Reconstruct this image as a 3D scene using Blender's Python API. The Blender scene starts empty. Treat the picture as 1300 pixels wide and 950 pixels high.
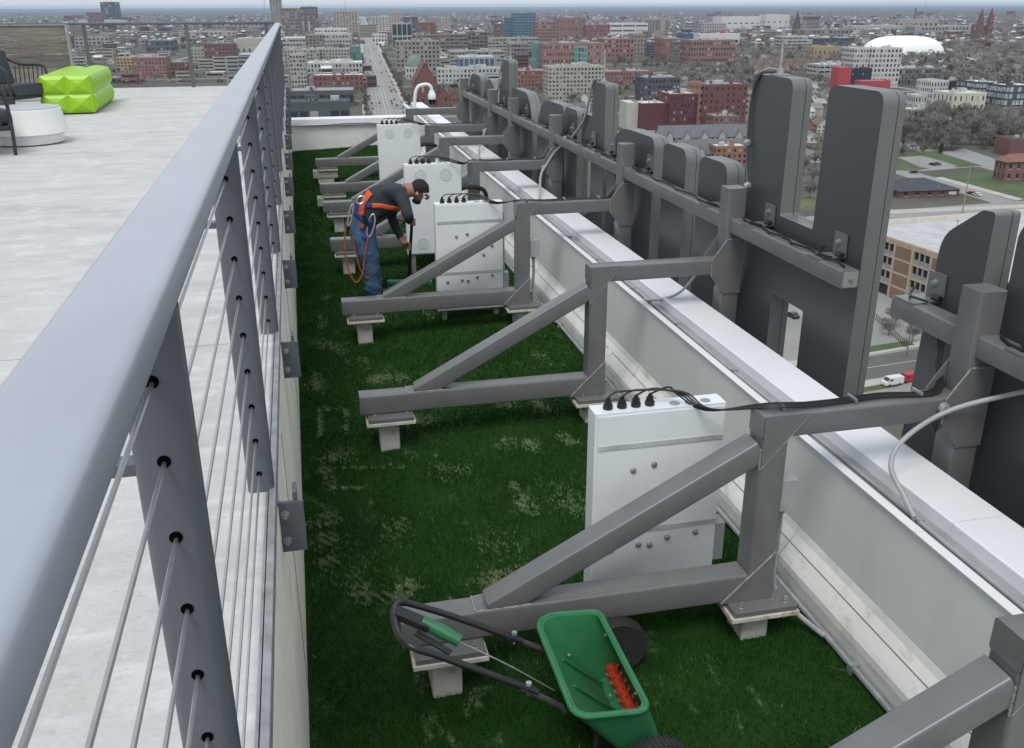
import bpy, bmesh, math, random
import numpy as np
from mathutils import Vector, Matrix

random.seed(7)
rng = np.random.default_rng(11)
scene = bpy.context.scene
COL = scene.collection
R = math.radians
GZ = -80.0                      # street level, the deck is z = 0

# ------------------------------------------------------------------ camera
FPX, CXP, CYP = 1180.0, 650.0, 475.0
PITCH, YAW, ROLL = R(21.6), R(12.6), R(0.2)
CAM = Vector((0.0, 0.0, 1.35))
Fv = Vector((math.sin(YAW) * math.cos(PITCH), math.cos(YAW) * math.cos(PITCH), -math.sin(PITCH)))
Rv0 = Vector((math.cos(YAW), -math.sin(YAW), 0))
Uv0 = Rv0.cross(Fv)
Rv = Rv0 * math.cos(ROLL) - Uv0 * math.sin(ROLL)
Uv = Uv0 * math.cos(ROLL) + Rv0 * math.sin(ROLL)
cd = bpy.data.cameras.new('camera')
cd.sensor_fit = 'HORIZONTAL'; cd.sensor_width = 36.0
cd.lens = 36.0 * FPX / 1300.0
cd.clip_start = 0.05; cd.clip_end = 120000.0
cam = bpy.data.objects.new('camera', cd)
cam.matrix_world = Matrix(((Rv.x, Uv.x, -Fv.x, CAM.x), (Rv.y, Uv.y, -Fv.y, CAM.y), (Rv.z, Uv.z, -Fv.z, CAM.z), (0, 0, 0, 1)))
COL.objects.link(cam)
scene.camera = cam

# ------------------------------------------------------------------ sky and light (overcast spring day)
SUN_EL, SUN_AZ = R(58), R(205)          # azimuth measured clockwise from +Y
w = bpy.data.worlds.new('World'); scene.world = w; w.use_nodes = True
nt = w.node_tree
for n in list(nt.nodes): nt.nodes.remove(n)
sky = nt.nodes.new('ShaderNodeTexSky'); sky.sky_type = 'NISHITA'; sky.sun_disc = False
sky.sun_elevation = SUN_EL; sky.sun_rotation = SUN_AZ
sky.altitude = 100; sky.air_density = 1.0; sky.dust_density = 2.0; sky.ozone_density = 1.0
cloud = nt.nodes.new('ShaderNodeMixRGB'); cloud.inputs[0].default_value = 0.80
tc = nt.nodes.new('ShaderNodeTexCoord'); cn = nt.nodes.new('ShaderNodeTexNoise')
cn.inputs['Scale'].default_value = 2.2; cn.inputs['Detail'].default_value = 6
mp = nt.nodes.new('ShaderNodeMapping'); mp.inputs['Scale'].default_value = (1, 1, 4)
cr = nt.nodes.new('ShaderNodeValToRGB')
cr.color_ramp.elements[0].position = 0.3; cr.color_ramp.elements[0].color = (5.6, 6.1, 6.6, 1)
cr.color_ramp.elements[1].position = 0.7; cr.color_ramp.elements[1].color = (7.2, 7.6, 7.9, 1)
nt.links.new(tc.outputs['Generated'], mp.inputs['Vector']); nt.links.new(mp.outputs[0], cn.inputs['Vector'])
nt.links.new(cn.outputs['Fac'], cr.inputs[0])
nt.links.new(sky.outputs[0], cloud.inputs[1]); nt.links.new(cr.outputs[0], cloud.inputs[2])
bg = nt.nodes.new('ShaderNodeBackground'); bg.inputs['Strength'].default_value = 0.10
out = nt.nodes.new('ShaderNodeOutputWorld')
nt.links.new(cloud.outputs[0], bg.inputs['Color']); nt.links.new(bg.outputs[0], out.inputs['Surface'])

sd = bpy.data.lights.new('sun', 'SUN'); sd.energy = 1.35; sd.angle = R(26); sd.color = (1.0, 0.97, 0.93)
so = bpy.data.objects.new('sun', sd); COL.objects.link(so)
sdir = Vector((math.sin(SUN_AZ) * math.cos(SUN_EL), math.cos(SUN_AZ) * math.cos(SUN_EL), math.sin(SUN_EL)))
so.rotation_euler = sdir.to_track_quat('Z', 'Y').to_euler(); so.location = (0, 0, 60)

vs = scene.view_settings
scene.display_settings.display_device = 'sRGB'
vs.view_transform = 'Standard'; vs.look = 'None'; vs.exposure = 0.48; vs.gamma = 1.0; vs.use_curve_mapping = False
scene.cycles.volume_bounces = 1
scene.cycles.max_bounces = 8

# ------------------------------------------------------------------ materials
MATS = {}
def mat(name, col, rough=0.6, metal=0.0, var=0.12, scale=3.0, bump=0.0, bscale=None, stretch=(1, 1, 1), spec=None, col2=None, emit=None, coord='Object'):
    if name in MATS: return MATS[name]
    m = bpy.data.materials.new(name); m.use_nodes = True; t = m.node_tree; b = t.nodes['Principled BSDF']
    b.inputs['Roughness'].default_value = rough; b.inputs['Metallic'].default_value = metal
    if spec is not None: b.inputs['Specular IOR Level'].default_value = spec
    c = t.nodes.new('ShaderNodeTexCoord'); mpp = t.nodes.new('ShaderNodeMapping'); mpp.inputs['Scale'].default_value = stretch
    t.links.new(c.outputs[coord], mpp.inputs['Vector'])
    nz = t.nodes.new('ShaderNodeTexNoise'); nz.inputs['Scale'].default_value = scale; nz.inputs['Detail'].default_value = 7; nz.inputs['Roughness'].default_value = 0.62
    t.links.new(mpp.outputs[0], nz.inputs['Vector'])
    rp = t.nodes.new('ShaderNodeValToRGB')
    c2 = col2 if col2 else tuple(x * (1 + var) for x in col); c1 = col if col2 else tuple(x * (1 - var) for x in col)
    rp.color_ramp.elements[0].position = 0.32; rp.color_ramp.elements[0].color = (*c1, 1)
    rp.color_ramp.elements[1].position = 0.68; rp.color_ramp.elements[1].color = (*c2, 1)
    t.links.new(nz.outputs['Fac'], rp.inputs[0]); t.links.new(rp.outputs[0], b.inputs['Base Color'])
    if bump > 0:
        n2 = t.nodes.new('ShaderNodeTexNoise'); n2.inputs['Scale'].default_value = bscale or scale * 8; n2.inputs['Detail'].default_value = 5
        t.links.new(mpp.outputs[0], n2.inputs['Vector'])
        bp = t.nodes.new('ShaderNodeBump'); bp.inputs['Strength'].default_value = bump; bp.inputs['Distance'].default_value = 0.01
        t.links.new(n2.outputs['Fac'], bp.inputs['Height']); t.links.new(bp.outputs[0], b.inputs['Normal'])
    MATS[name] = m
    return m

def stain(m, col, scale, lo, hi, stretch=(1, 1, 1), amount=1.0, seed=0.0, coord='Object'):
    """blend a patchy second colour over a material's base colour"""
    t = m.node_tree; b = t.nodes['Principled BSDF']
    src = b.inputs['Base Color'].links[0].from_socket
    c = t.nodes.new('ShaderNodeTexCoord'); mpp = t.nodes.new('ShaderNodeMapping'); mpp.inputs['Scale'].default_value = stretch
    mpp.inputs['Location'].default_value = (seed, seed * 1.7, seed * .6)
    t.links.new(c.outputs[coord], mpp.inputs['Vector'])
    nz = t.nodes.new('ShaderNodeTexNoise'); nz.inputs['Scale'].default_value = scale; nz.inputs['Detail'].default_value = 8; nz.inputs['Roughness'].default_value = 0.65
    t.links.new(mpp.outputs[0], nz.inputs['Vector'])
    mr = t.nodes.new('ShaderNodeMapRange'); mr.inputs[1].default_value = lo; mr.inputs[2].default_value = hi; mr.inputs[4].default_value = amount
    t.links.new(nz.outputs['Fac'], mr.inputs[0])
    mx = t.nodes.new('ShaderNodeMixRGB'); mx.inputs[2].default_value = (*col, 1)
    t.links.new(mr.outputs[0], mx.inputs[0]); t.links.new(src, mx.inputs[1]); t.links.new(mx.outputs[0], b.inputs['Base Color'])
    return m

STEEL = mat('grey_painted_steel', (0.142, 0.144, 0.147), 0.30, 0.0, 0.10, 5, 0.06, 60)
stain(STEEL, (0.20, 0.20, 0.195), 14.0, 0.60, 0.80, (1, 1, 1), .35)
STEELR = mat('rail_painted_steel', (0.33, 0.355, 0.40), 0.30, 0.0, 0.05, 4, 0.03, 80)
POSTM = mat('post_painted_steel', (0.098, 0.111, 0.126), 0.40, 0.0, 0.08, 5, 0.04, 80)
WELD = mat('weld_bead', (0.30, 0.30, 0.29), 0.5, 0.3, 0.25, 60, 0.6, 200)
CABLE = mat('stainless_cable', (0.55, 0.55, 0.55), 0.32, 0.9, 0.08, 30)
ZINC = mat('galvanised_steel', (0.34, 0.35, 0.36), 0.5, 0.45, 0.25, 14)
BLACK = mat('black_plastic', (0.012, 0.012, 0.013), 0.45, 0, 0.2, 10)
BLACKM = mat('black_painted_tube', (0.022, 0.022, 0.024), 0.35, 0, 0.25, 10)
CONDUIT = mat('grey_conduit', (0.34, 0.35, 0.355), 0.5, 0, 0.08, 12)
WHITEC = mat('white_coping_metal', (0.76, 0.775, 0.80), 0.32, 0.0, 0.03, 2.0, 0.02, 5)
WHITEB = mat('white_cabinet_metal', (0.70, 0.735, 0.75), 0.38, 0.0, 0.04, 3.0, 0.03, 8)
stain(WHITEB, (0.50, 0.56, 0.60), 1.6, 0.55, 0.75, (1, 1, .7), .5)
WHITEM = mat('white_roof_membrane', (0.68, 0.69, 0.67), 0.6, 0.0, 0.06, 2.5, 0.10, 12)
stain(WHITEM, (0.42, 0.42, 0.37), 3.0, 0.55, 0.75, (1, .6, 1), .7)
WALLP = mat('white_parapet_panel', (0.72, 0.735, 0.715), 0.5, 0.0, 0.05, 1.2, 0.03, 6)
stain(WALLP, (0.56, 0.57, 0.53), 1.2, 0.52, 0.75, (1, 1.5, .5), .6)
LEDGE = mat('stained_ledge_membrane', (0.70, 0.70, 0.67), 0.6, 0.0, 0.10, 4.0, 0.12, 14)
stain(LEDGE, (0.27, 0.28, 0.19), 4.5, 0.56, 0.72, (1, .7, 1), .6)
stain(LEDGE, (0.30, 0.30, 0.27), 11.0, 0.56, 0.74, (1, .5, 1.4), .6, 4.0)
DECKM = mat('broomed_concrete', (0.46, 0.455, 0.445), 0.8, 0.0, 0.12, 2.2, 0.25, 40, (0.8, 1.8, 1))
stain(DECKM, (0.53, 0.53, 0.525), 1.5, 0.42, 0.66, (0.75, 1.7, 1), .7)
stain(DECKM, (0.33, 0.30, 0.26), 0.8, 0.58, 0.76, (1.0, 1.8, 1), .6, 5.0)
stain(DECKM, (0.64, 0.64, 0.635), 7.0, 0.50, 0.70, (0.8, 1.3, 1), .65, 9.0)
stain(DECKM, (0.36, 0.355, 0.35), 4.0, 0.54, 0.72, (0.8, 1.3, 1), .5, 14.0)
stain(DECKM, (0.28, 0.27, 0.25), 24.0, 0.58, 0.75, (1, 1.2, 1), .55, 2.0)
stain(DECKM, (0.62, 0.62, 0.61), 45.0, 0.55, 0.75, (1, 1, 1), .5, 6.0)
FASCIA = mat('stained_concrete_face', (0.80, 0.75, 0.63), 0.85, 0.0, 0.10, 3.5, 0.25, 30)
stain(FASCIA, (0.34, 0.31, 0.19), 3.2, 0.58, 0.74, (1, 1, 1.3), .8)
stain(FASCIA, (0.82, 0.79, 0.72), 2.0, 0.54, 0.7, (1, 1, 1), .7, 3.0)
BLOCK = mat('painted_concrete_pedestal', (0.50, 0.49, 0.46), 0.8, 0, 0.12, 12, 0.2, 60)
stain(BLOCK, (0.30, 0.17, 0.10), 9.0, 0.52, 0.68, (1, 1, 1), .7)
SHIM = mat('rusty_white_shim', (0.52, 0.50, 0.45), 0.75, 0, 0.12, 18, 0.2, 60)
stain(SHIM, (0.33, 0.15, 0.06), 16.0, 0.52, 0.66, (1, 1, 1), .8)
BOLT = mat('bolt_steel', (0.33, 0.33, 0.33), 0.4, 0.6, 0.25, 40)

# ------------------------------------------------------------------ mesh helpers
class MB:
    """collects faces; build() links them as ONE mesh object"""
    def __init__(s): s.v = []; s.f = []; s.mi = []
    def add(s, verts, faces, mi=0):
        o = len(s.v); s.v += [tuple(p) for p in verts]
        s.f += [tuple(i + o for i in f) for f in faces]; s.mi += [mi] * len(faces); return s
    def box(s, x0, x1, y0, y1, z0, z1, mi=0):
        v = [(x0, y0, z0), (x1, y0, z0), (x1, y1, z0), (x0, y1, z0), (x0, y0, z1), (x1, y0, z1), (x1, y1, z1), (x0, y1, z1)]
        return s.add(v, [(3, 2, 1, 0), (4, 5, 6, 7), (0, 1, 5, 4), (1, 2, 6, 5), (2, 3, 7, 6), (3, 0, 4, 7)], mi)
    def bar(s, p, q, wd, ht, up=(0, 0, 1), ch=None, seg=2, caps=True, mi=0):
        """rounded rectangular bar from p to q: wd across, ht along up"""
        p = Vector(p); q = Vector(q); d = (q - p).normalized(); up = Vector(up)
        side = d.cross(up)
        if side.length < 1e-6: up = Vector((0, 1, 0)); side = d.cross(up)
        side.normalize(); u = side.cross(d).normalized()
        ch = min(wd, ht) * 0.12 if ch is None else ch
        prof = []
        for (sx, sy, a0) in ((1, 1, 0), (-1, 1, 90), (-1, -1, 180), (1, -1, 270)):
            cx, cy = sx * (wd / 2 - ch), sy * (ht / 2 - ch)
            if ch <= 0: prof.append((cx, cy)); continue
            for k in range(seg + 1):
                a = R(a0 + 90 * k / seg); prof.append((cx + ch * math.cos(a), cy + ch * math.sin(a)))
        n = len(prof); vs_ = [p + side * a + u * b for a, b in prof] + [q + side * a + u * b for a, b in prof]
        fs = [(i, (i + 1) % n, n + (i + 1) % n, n + i) for i in range(n)]
        if caps: fs += [tuple(range(n))[::-1], tuple(range(n, 2 * n))]
        return s.add(vs_, fs, mi)
    def tube(s, pts, r, n=8, caps=True, mi=0):
        pts = [Vector(p) for p in pts]; rs = r if isinstance(r, (list, tuple)) else [r] * len(pts)
        vv = []; prev = None
        for i, p in enumerate(pts):
            d = (pts[min(i + 1, len(pts) - 1)] - pts[max(i - 1, 0)])
            d = d.normalized() if d.length > 1e-9 else Vector((0, 0, 1))
            if prev is None:
                a = Vector((0, 0, 1)) if abs(d.z) < 0.9 else Vector((1, 0, 0)); sd_ = d.cross(a).normalized()
            else:
                sd_ = (prev - d * prev.dot(d))
                sd_ = sd_.normalized() if sd_.length > 1e-6 else d.cross(Vector((1, 0, 0))).normalized()
            prev = sd_; u = d.cross(sd_)
            for k in range(n):
                a = 2 * math.pi * k / n; vv.append(p + (sd_ * math.cos(a) + u * math.sin(a)) * rs[i])
        fs = []
        for i in range(len(pts) - 1):
            for k in range(n): fs.append((i * n + k, i * n + (k + 1) % n, (i + 1) * n + (k + 1) % n, (i + 1) * n + k))
        if caps: fs += [tuple(range(n))[::-1], tuple(range((len(pts) - 1) * n, len(pts) * n))]
        return s.add(vv, fs, mi)
    def prism(s, poly, p0, ux, uy, uz, th, mi=0):
        """polygon (list of 2-D) in the plane ux,uy at p0 extruded by th along uz"""
        p0 = Vector(p0); ux = Vector(ux); uy = Vector(uy); uz = Vector(uz); n = len(poly)
        a = [p0 + ux * x + uy * y for x, y in poly]; b = [q + uz * th for q in a]
        fs = [tuple(range(n))[::-1], tuple(range(n, 2 * n))] + [(i, (i + 1) % n, n + (i + 1) % n, n + i) for i in range(n)]
        return s.add(a + b, fs, mi)
    def lathe(s, prof, c, n=24, axis=(0, 0, 1), mi=0):
        c = Vector(c); ax = Vector(axis).normalized(); a = Vector((1, 0, 0)) if abs(ax.x) < .9 else Vector((0, 1, 0))
        e1 = ax.cross(a).normalized(); e2 = ax.cross(e1); vv = []; fs = []
        for r_, h in prof:
            for k in range(n):
                t = 2 * math.pi * k / n; vv.append(c + ax * h + (e1 * math.cos(t) + e2 * math.sin(t)) * r_)
        for i in range(len(prof) - 1):
            for k in range(n): fs.append((i * n + k, i * n + (k + 1) % n, (i + 1) * n + (k + 1) % n, (i + 1) * n + k))
        fs += [tuple(range(n))[::-1], tuple(range((len(prof) - 1) * n, len(prof) * n))]
        return s.add(vv, fs, mi)
    def mesh(s, name, mats, smooth=False):
        me = bpy.data.meshes.new(name); me.from_pydata([tuple(p) for p in s.v], [], s.f)
        for m in (mats if isinstance(mats, (list, tuple)) else [mats]): me.materials.append(m)
        if any(s.mi): me.polygons.foreach_set('material_index', s.mi)
        bm = bmesh.new(); bm.from_mesh(me); bmesh.ops.recalc_face_normals(bm, faces=bm.faces); bm.to_mesh(me); bm.free()
        if smooth:
            me.polygons.foreach_set('use_smooth', [True] * len(me.polygons))
            try: me.set_sharp_from_angle(angle=R(38))
            except Exception: pass
        me.update(); return me
    def build(s, name, mats, parent=None, smooth=False):
        return put(name, s.mesh(name, mats, smooth), parent)

def put(name, me, parent=None, loc=None, rz=None):
    o = bpy.data.objects.new(name, me); COL.objects.link(o)
    if parent is not None: o.parent = parent
    if loc is not None: o.location = loc
    if rz is not None: o.rotation_euler = (0, 0, rz)
    return o
def tag(o, label=None, cat=None, group=None, kind=None):
    if label: o['label'] = label
    if cat: o['category'] = cat
    if group: o['group'] = group
    if kind: o['kind'] = kind
    return o
def empty(name, loc=(0, 0, 0), rz=0.0):
    o = bpy.data.objects.new(name, None); COL.objects.link(o); o.location = loc; o.rotation_euler = (0, 0, rz)
    o.empty_display_size = 0.2; return o
def copy_tree(o, parent=None):
    c = o.copy(); COL.objects.link(c); c.parent = parent
    for ch in o.children: copy_tree(ch, c)
    return c
def pix_ray(px, py): return Fv + Rv * ((px - CXP) / FPX) - Uv * ((py - CYP) / FPX)
def ground_at(px, py, z=GZ):
    d = pix_ray(px, py); t = (z - CAM.z) / d.z; return CAM + d * t
# ================================================================== the tower we stand on
TURF_Z = -1.27
def turf_z(x): return -1.272 + (x - .2) * .042       # the strip falls slightly towards the deck

mb = MB()
mb.box(-22, 2.46, -14, 19.55, GZ + 0.02, TURF_Z - 0.06)
tower = mb.build('tower_block', mat('tower_stone', (0.33, 0.31, 0.28), 0.8, 0, .08, .5))
tag(tower, 'tall tower whose roof carries the deck, turf strip and sign frames', 'building')

# deck: a base and cast slabs with open joints
mb = MB(); mb.box(-16, -0.176, -3, 18.62, TURF_Z - 0.04, -0.05)
deck = tag(mb.build('deck', FASCIA), kind='structure')
xs = [-16, -12.1, -8.1, -4.1, -0.1755]; ys = [-3.0, 0.85, 3.95, 7.05, 10.15, 13.25, 16.3, 18.6]
for i in range(len(xs) - 1):
    for j in range(len(ys) - 1):
        MB().bar(((xs[i] + xs[i+1]) / 2, ys[j] + .004, -0.023), ((xs[i] + xs[i+1]) / 2, ys[j+1] - .004, -0.023), xs[i+1] - xs[i] - .008, 0.046, ch=.006).build('slab', DECKM, deck)
# stained concrete wall under the deck edge, with the galvanised edge angle
mb = MB(); mb.box(-0.175, -0.153, -3, 18.62, TURF_Z - .06, -0.055)
wall = tag(mb.build('deck_edge_wall', FASCIA), 'stained beige concrete wall dropping from the deck edge to the turf', 'wall')
mb = MB(); mb.bar((-0.1645, -3, -0.022), (-0.1645, 18.63, -0.022), .020, .058, ch=.004); mb.bar((-0.180, -3, -0.002), (-0.180, 18.63, -0.002), .006, .008, ch=.001); mb.build('edge_angle', ZINC, wall)
mb = MB()
for y in np.arange(-2.0, 18.6, 2.6): mb.box(-0.1535, -0.1515, y, y + .012, TURF_Z, -.11)
mb.build('wall_joint', mat('dark_joint', (.12, .11, .09), .9), wall)

# ------------------------------------------------------------------ cable railing along the turf
RAILX = -0.197
POSTY = [-0.36, 1.106, 2.56, 4.04, 5.52, 7.0, 8.48, 9.96, 11.44, 12.92, 14.4, 15.88, 17.36, 18.42]
rail = empty('cable_railing', (RAILX, 1.1, 0)); tag(rail, 'grey steel railing with thin steel cables between the deck and the turf', 'railing')
def under(parent, o):
    o.parent = parent; o.matrix_parent_inverse = Matrix.Translation(-Vector(parent.location)); return o
def P(mb, name, m, parent, smooth=False, label=None):
    o = mb.build(name, m, None, smooth); under(parent, o)
    if label: o['label'] = label
    return o
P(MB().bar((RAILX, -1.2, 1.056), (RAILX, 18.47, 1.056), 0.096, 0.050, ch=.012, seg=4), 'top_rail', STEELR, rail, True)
P(MB().bar((RAILX, -1.2, 1.024), (RAILX, 18.4, 1.024), 0.030, 0.014, ch=.002), 'under_rail_strip', POSTM, rail)
CZ = [0.931, 0.824, 0.715, 0.605, 0.497, 0.388, 0.279, 0.170, 0.062]
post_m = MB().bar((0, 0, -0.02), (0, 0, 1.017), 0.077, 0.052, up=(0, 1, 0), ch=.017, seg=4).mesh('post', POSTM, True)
hole_m = MB().lathe([(0.0085, -0.0005), (0.0085, 0.0012)], (0, -0.0262, 0), 14, (0, -1, 0)).mesh('cable_hole', mat('hole_black', (.003, .003, .003), .9, spec=0.0))
br = MB().box(0.040, 0.118, -0.026, -0.012, -0.215, -0.045); br.box(0.088, 0.100, -0.0121, .06, -0.190, -0.020)
br_m = br.mesh('bracket', POSTM)
bm_ = MB()
for z in (0,): bm_.lathe([(0.016, 0), (0.016, .004), (0.0105, .0045), (0.0105, .014), (.006, .0145), (.006, .024)], (0.062, -0.026, z), 6, (0, -1, 0))
bolt_m = bm_.mesh('bolt', BOLT)
tab_m = MB().box(-0.075, -0.036, 0.0, 0.03, 0.795, 0.811).mesh('tab', POSTM)
_unused = MB().box(-0.06, 0.045, -0.05, 0.05, -0.003, 0.010).mesh('foot_plate', POSTM)
for y in POSTY:
    o = put('post', post_m); o.location = (RAILX, y + .026, 0); under(rail, o)
    for z in CZ: put('cable_hole', hole_m, o).location = (0, 0, z)
    put('tab', tab_m, o)
    b_ = put('bracket', br_m, o); 
    for zz in (-.085, -.175): put('bolt', bolt_m, b_).location = (0, 0, zz)
for z in CZ:
    pts = [(RAILX, -1.2 + i * (19.6 / 40), z - 0.004 * abs(math.sin(i * .53))) for i in range(41)]
    P(MB().tube(pts, 0.0032, 6), 'cable', CABLE, rail, True)

# far railing across the end of the deck
fr = empty('cable_railing', (-1.7, 18.42, 0)); tag(fr, 'grey cable railing across the far end of the deck behind the green bench', 'railing')
def far_pt(x): return 18.42 - 0.004 * x
P(MB().bar((-16, far_pt(-16), 1.085), (-0.245, far_pt(0), 1.085), 0.08, 0.045, ch=.01, seg=3), 'top_rail', POSTM, fr, True)
for x in (-0.40, -1.78, -3.48, -5.2, -6.9, -8.6, -10.3, -12.0, -13.7):
    P(MB().bar((x, far_pt(x), 0), (x, far_pt(x), 1.06), 0.06, 0.05, up=(0, 1, 0), ch=.008), 'post', POSTM, fr)
for z in CZ[::1]: P(MB().tube([(-16, far_pt(-16), z), (-0.24, far_pt(0), z)], 0.0022, 5), 'cable', POSTM, fr)

# ================================================================== turf
def turf_mat(name, blades=False):
    m = bpy.data.materials.new(name); m.use_nodes = True; t = m.node_tree; b = t.nodes['Principled BSDF']
    b.inputs['Roughness'].default_value = 0.75; b.inputs['Specular IOR Level'].default_value = 0.18
    c = t.nodes.new('ShaderNodeTexCoord')
    def nz(scale, st, det=6, loc=0):
        mp_ = t.nodes.new('ShaderNodeMapping'); mp_.inputs['Scale'].default_value = st; mp_.inputs['Location'].default_value = (loc, loc, 0)
        n = t.nodes.new('ShaderNodeTexNoise'); n.inputs['Scale'].default_value = scale; n.inputs['Detail'].default_value = det; n.inputs['Roughness'].default_value = .7
        t.links.new(c.outputs['Object'], mp_.inputs['Vector']); t.links.new(mp_.outputs[0], n.inputs['Vector']); return n
    g = t.nodes.new('ShaderNodeValToRGB'); n1 = nz(2.2, (1, 1, 1))
    lo, hi = ((0.010, 0.046, 0.006), (0.032, 0.094, 0.015)) if blades else ((0.007, 0.031, 0.004), (0.016, 0.056, 0.008))
    g.color_ramp.elements[0].position = .3; g.color_ramp.elements[0].color = (*lo, 1)
    g.color_ramp.elements[1].position = .7; g.color_ramp.elements[1].color = (*hi, 1)
    t.links.new(n1.outputs['Fac'], g.inputs[0])
    # pale crumbs of infill, patchy: coarse mask times streaky mask times fine grain
    a = nz(0.9, (1.5, .8, 1), 3, 4.3); s_ = nz(5.0, (2.0, 1.0, 1), 4, 1.3); f_ = nz(60, (1, 1, 1), 3)
    def rng_(n, l, h):
        r_ = t.nodes.new('ShaderNodeMapRange'); r_.inputs[1].default_value = l; r_.inputs[2].default_value = h; t.links.new(n.outputs['Fac'], r_.inputs[0]); return r_
    m1 = t.nodes.new('ShaderNodeMath'); m1.operation = 'MULTIPLY'; m2 = t.nodes.new('ShaderNodeMath'); m2.operation = 'MULTIPLY'
    t.links.new(rng_(a, .50, .60).outputs[0], m1.inputs[0]); t.links.new(rng_(s_, .57, .68).outputs[0], m1.inputs[1])
    t.links.new(m1.outputs[0], m2.inputs[0]); t.links.new(rng_(f_, .42, .62).outputs[0], m2.inputs[1])
    mx = t.nodes.new('ShaderNodeMixRGB'); mx.inputs[2].default_value = (0.20, 0.26, 0.15, 1)
    t.links.new(m2.outputs[0], mx.inputs[0]); t.links.new(g.outputs[0], mx.inputs[1]); t.links.new(mx.outputs[0], b.inputs['Base Color'])
    return m
TX0, TX1, TY0, TY1 = -0.150, 2.06, -2.0, 19.0
mb = MB(); mb.add([(x, y, turf_z(x) - d) for d in (0, .05) for x, y in ((TX0 - .002, TY0), (TX1, TY0), (TX1, TY1), (TX0 - .002, TY1))], [(0, 1, 2, 3), (7, 6, 5, 4), (0, 4, 5, 1), (1, 5, 6, 2), (2, 6, 7, 3), (3, 7, 4, 0)])
turf = tag(mb.build('artificial_turf', turf_mat('turf_backing')), kind='structure')
def blades(n, y0, y1, h, wd):
    x = rng.uniform(TX0 + .004, TX1 - .01, n); y = rng.uniform(y0, y1, n); a = rng.uniform(0, 2 * np.pi, n)
    hh = h * rng.uniform(.55, 1.15, n); ln = rng.normal(0, .55, (n, 2)) * hh[:, None]
    v = np.empty((n, 3, 3)); c, s_ = np.cos(a) * wd / 2, np.sin(a) * wd / 2; tz = turf_z(x)
    v[:, 0] = np.stack([x - c, y - s_, tz - .001], 1); v[:, 1] = np.stack([x + c, y + s_, tz - .001], 1)
    v[:, 2] = np.stack([x + ln[:, 0], y + ln[:, 1], tz + hh], 1); return v.reshape(-1, 3)
STROKES = []          # pale sweepings lying on the turf: (x0, y0, x1, y1, radius, amount)
def tp(px, py):
    d = pix_ray(px, py); z = -1.25
    for _ in range(3): t = (z - CAM.z) / d.z; q = CAM + d * t; z = turf_z(q.x)
    return q
def stroke(x0, y0, x1, y1, r_, n, zx=0):
    ox, oy, sc = ((380, 470, 3.1675), (400, 350, 3.1675))[zx]; a = tp(ox + x0 / sc, oy + y0 / sc); b = tp(ox + x1 / sc, oy + y1 / sc); STROKES.append((a, b, r_, n))
for a in ((85, 160, 190, 160, .02, 300), (85, 160, 85, 270, .015, 450), (186, 165, 183, 270, .018, 420), (90, 360, 205, 345, .05, 900), (100, 402, 430, 395, .012, 260), (100, 400, 135, 490, .03, 500), (120, 482, 255, 480, .012, 260), (80, 620, 130, 600, .045, 900), (80, 690, 165, 690, .05, 700), (90, 785, 150, 775, .03, 700), (365, 920, 470, 868, .035, 1900), (180, 905, 330, 910, .04, 600), (290, 50, 330, 30, .05, 700), (330, 45, 425, 40, .05, 500), (62, 20, 75, 90, .03, 500), (470, 205, 540, 212, .05, 450), (800, 148, 870, 138, .04, 350), (950, 130, 995, 172, .04, 700), (925, 285, 935, 325, .035, 500), (815, 300, 850, 300, .05, 350), (1060, 268, 1095, 300, .035, 450), (860, 460, 900, 530, .02, 350), (890, 530, 935, 575, .03, 1000), (1085, 540, 1100, 560, .06, 400), (380, 620, 400, 680, .06, 350), (730, 860, 880, 825, .06, 1300), (570, 410, 660, 400, .08, 250), (780, 690, 830, 720, .08, 350), (120, 790, 330, 830, .12, 350), (1000, 480, 1120, 500, .12, 250)): stroke(*a)
for a in ((25, 165, 30, 215, .03, 500), (10, 270, 100, 298, .06, 700), (215, 430, 350, 410, .05, 700), (455, 150, 468, 175, .03, 300), (740, 130, 700, 120, .08, 300), (180, 350, 200, 350, .05, 200), (0, 430, 10, 470, .05, 400), (50, 90, 60, 95, .05, 250), (900, 320, 910, 330, .05, 250)): stroke(*a, zx=1)
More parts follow.
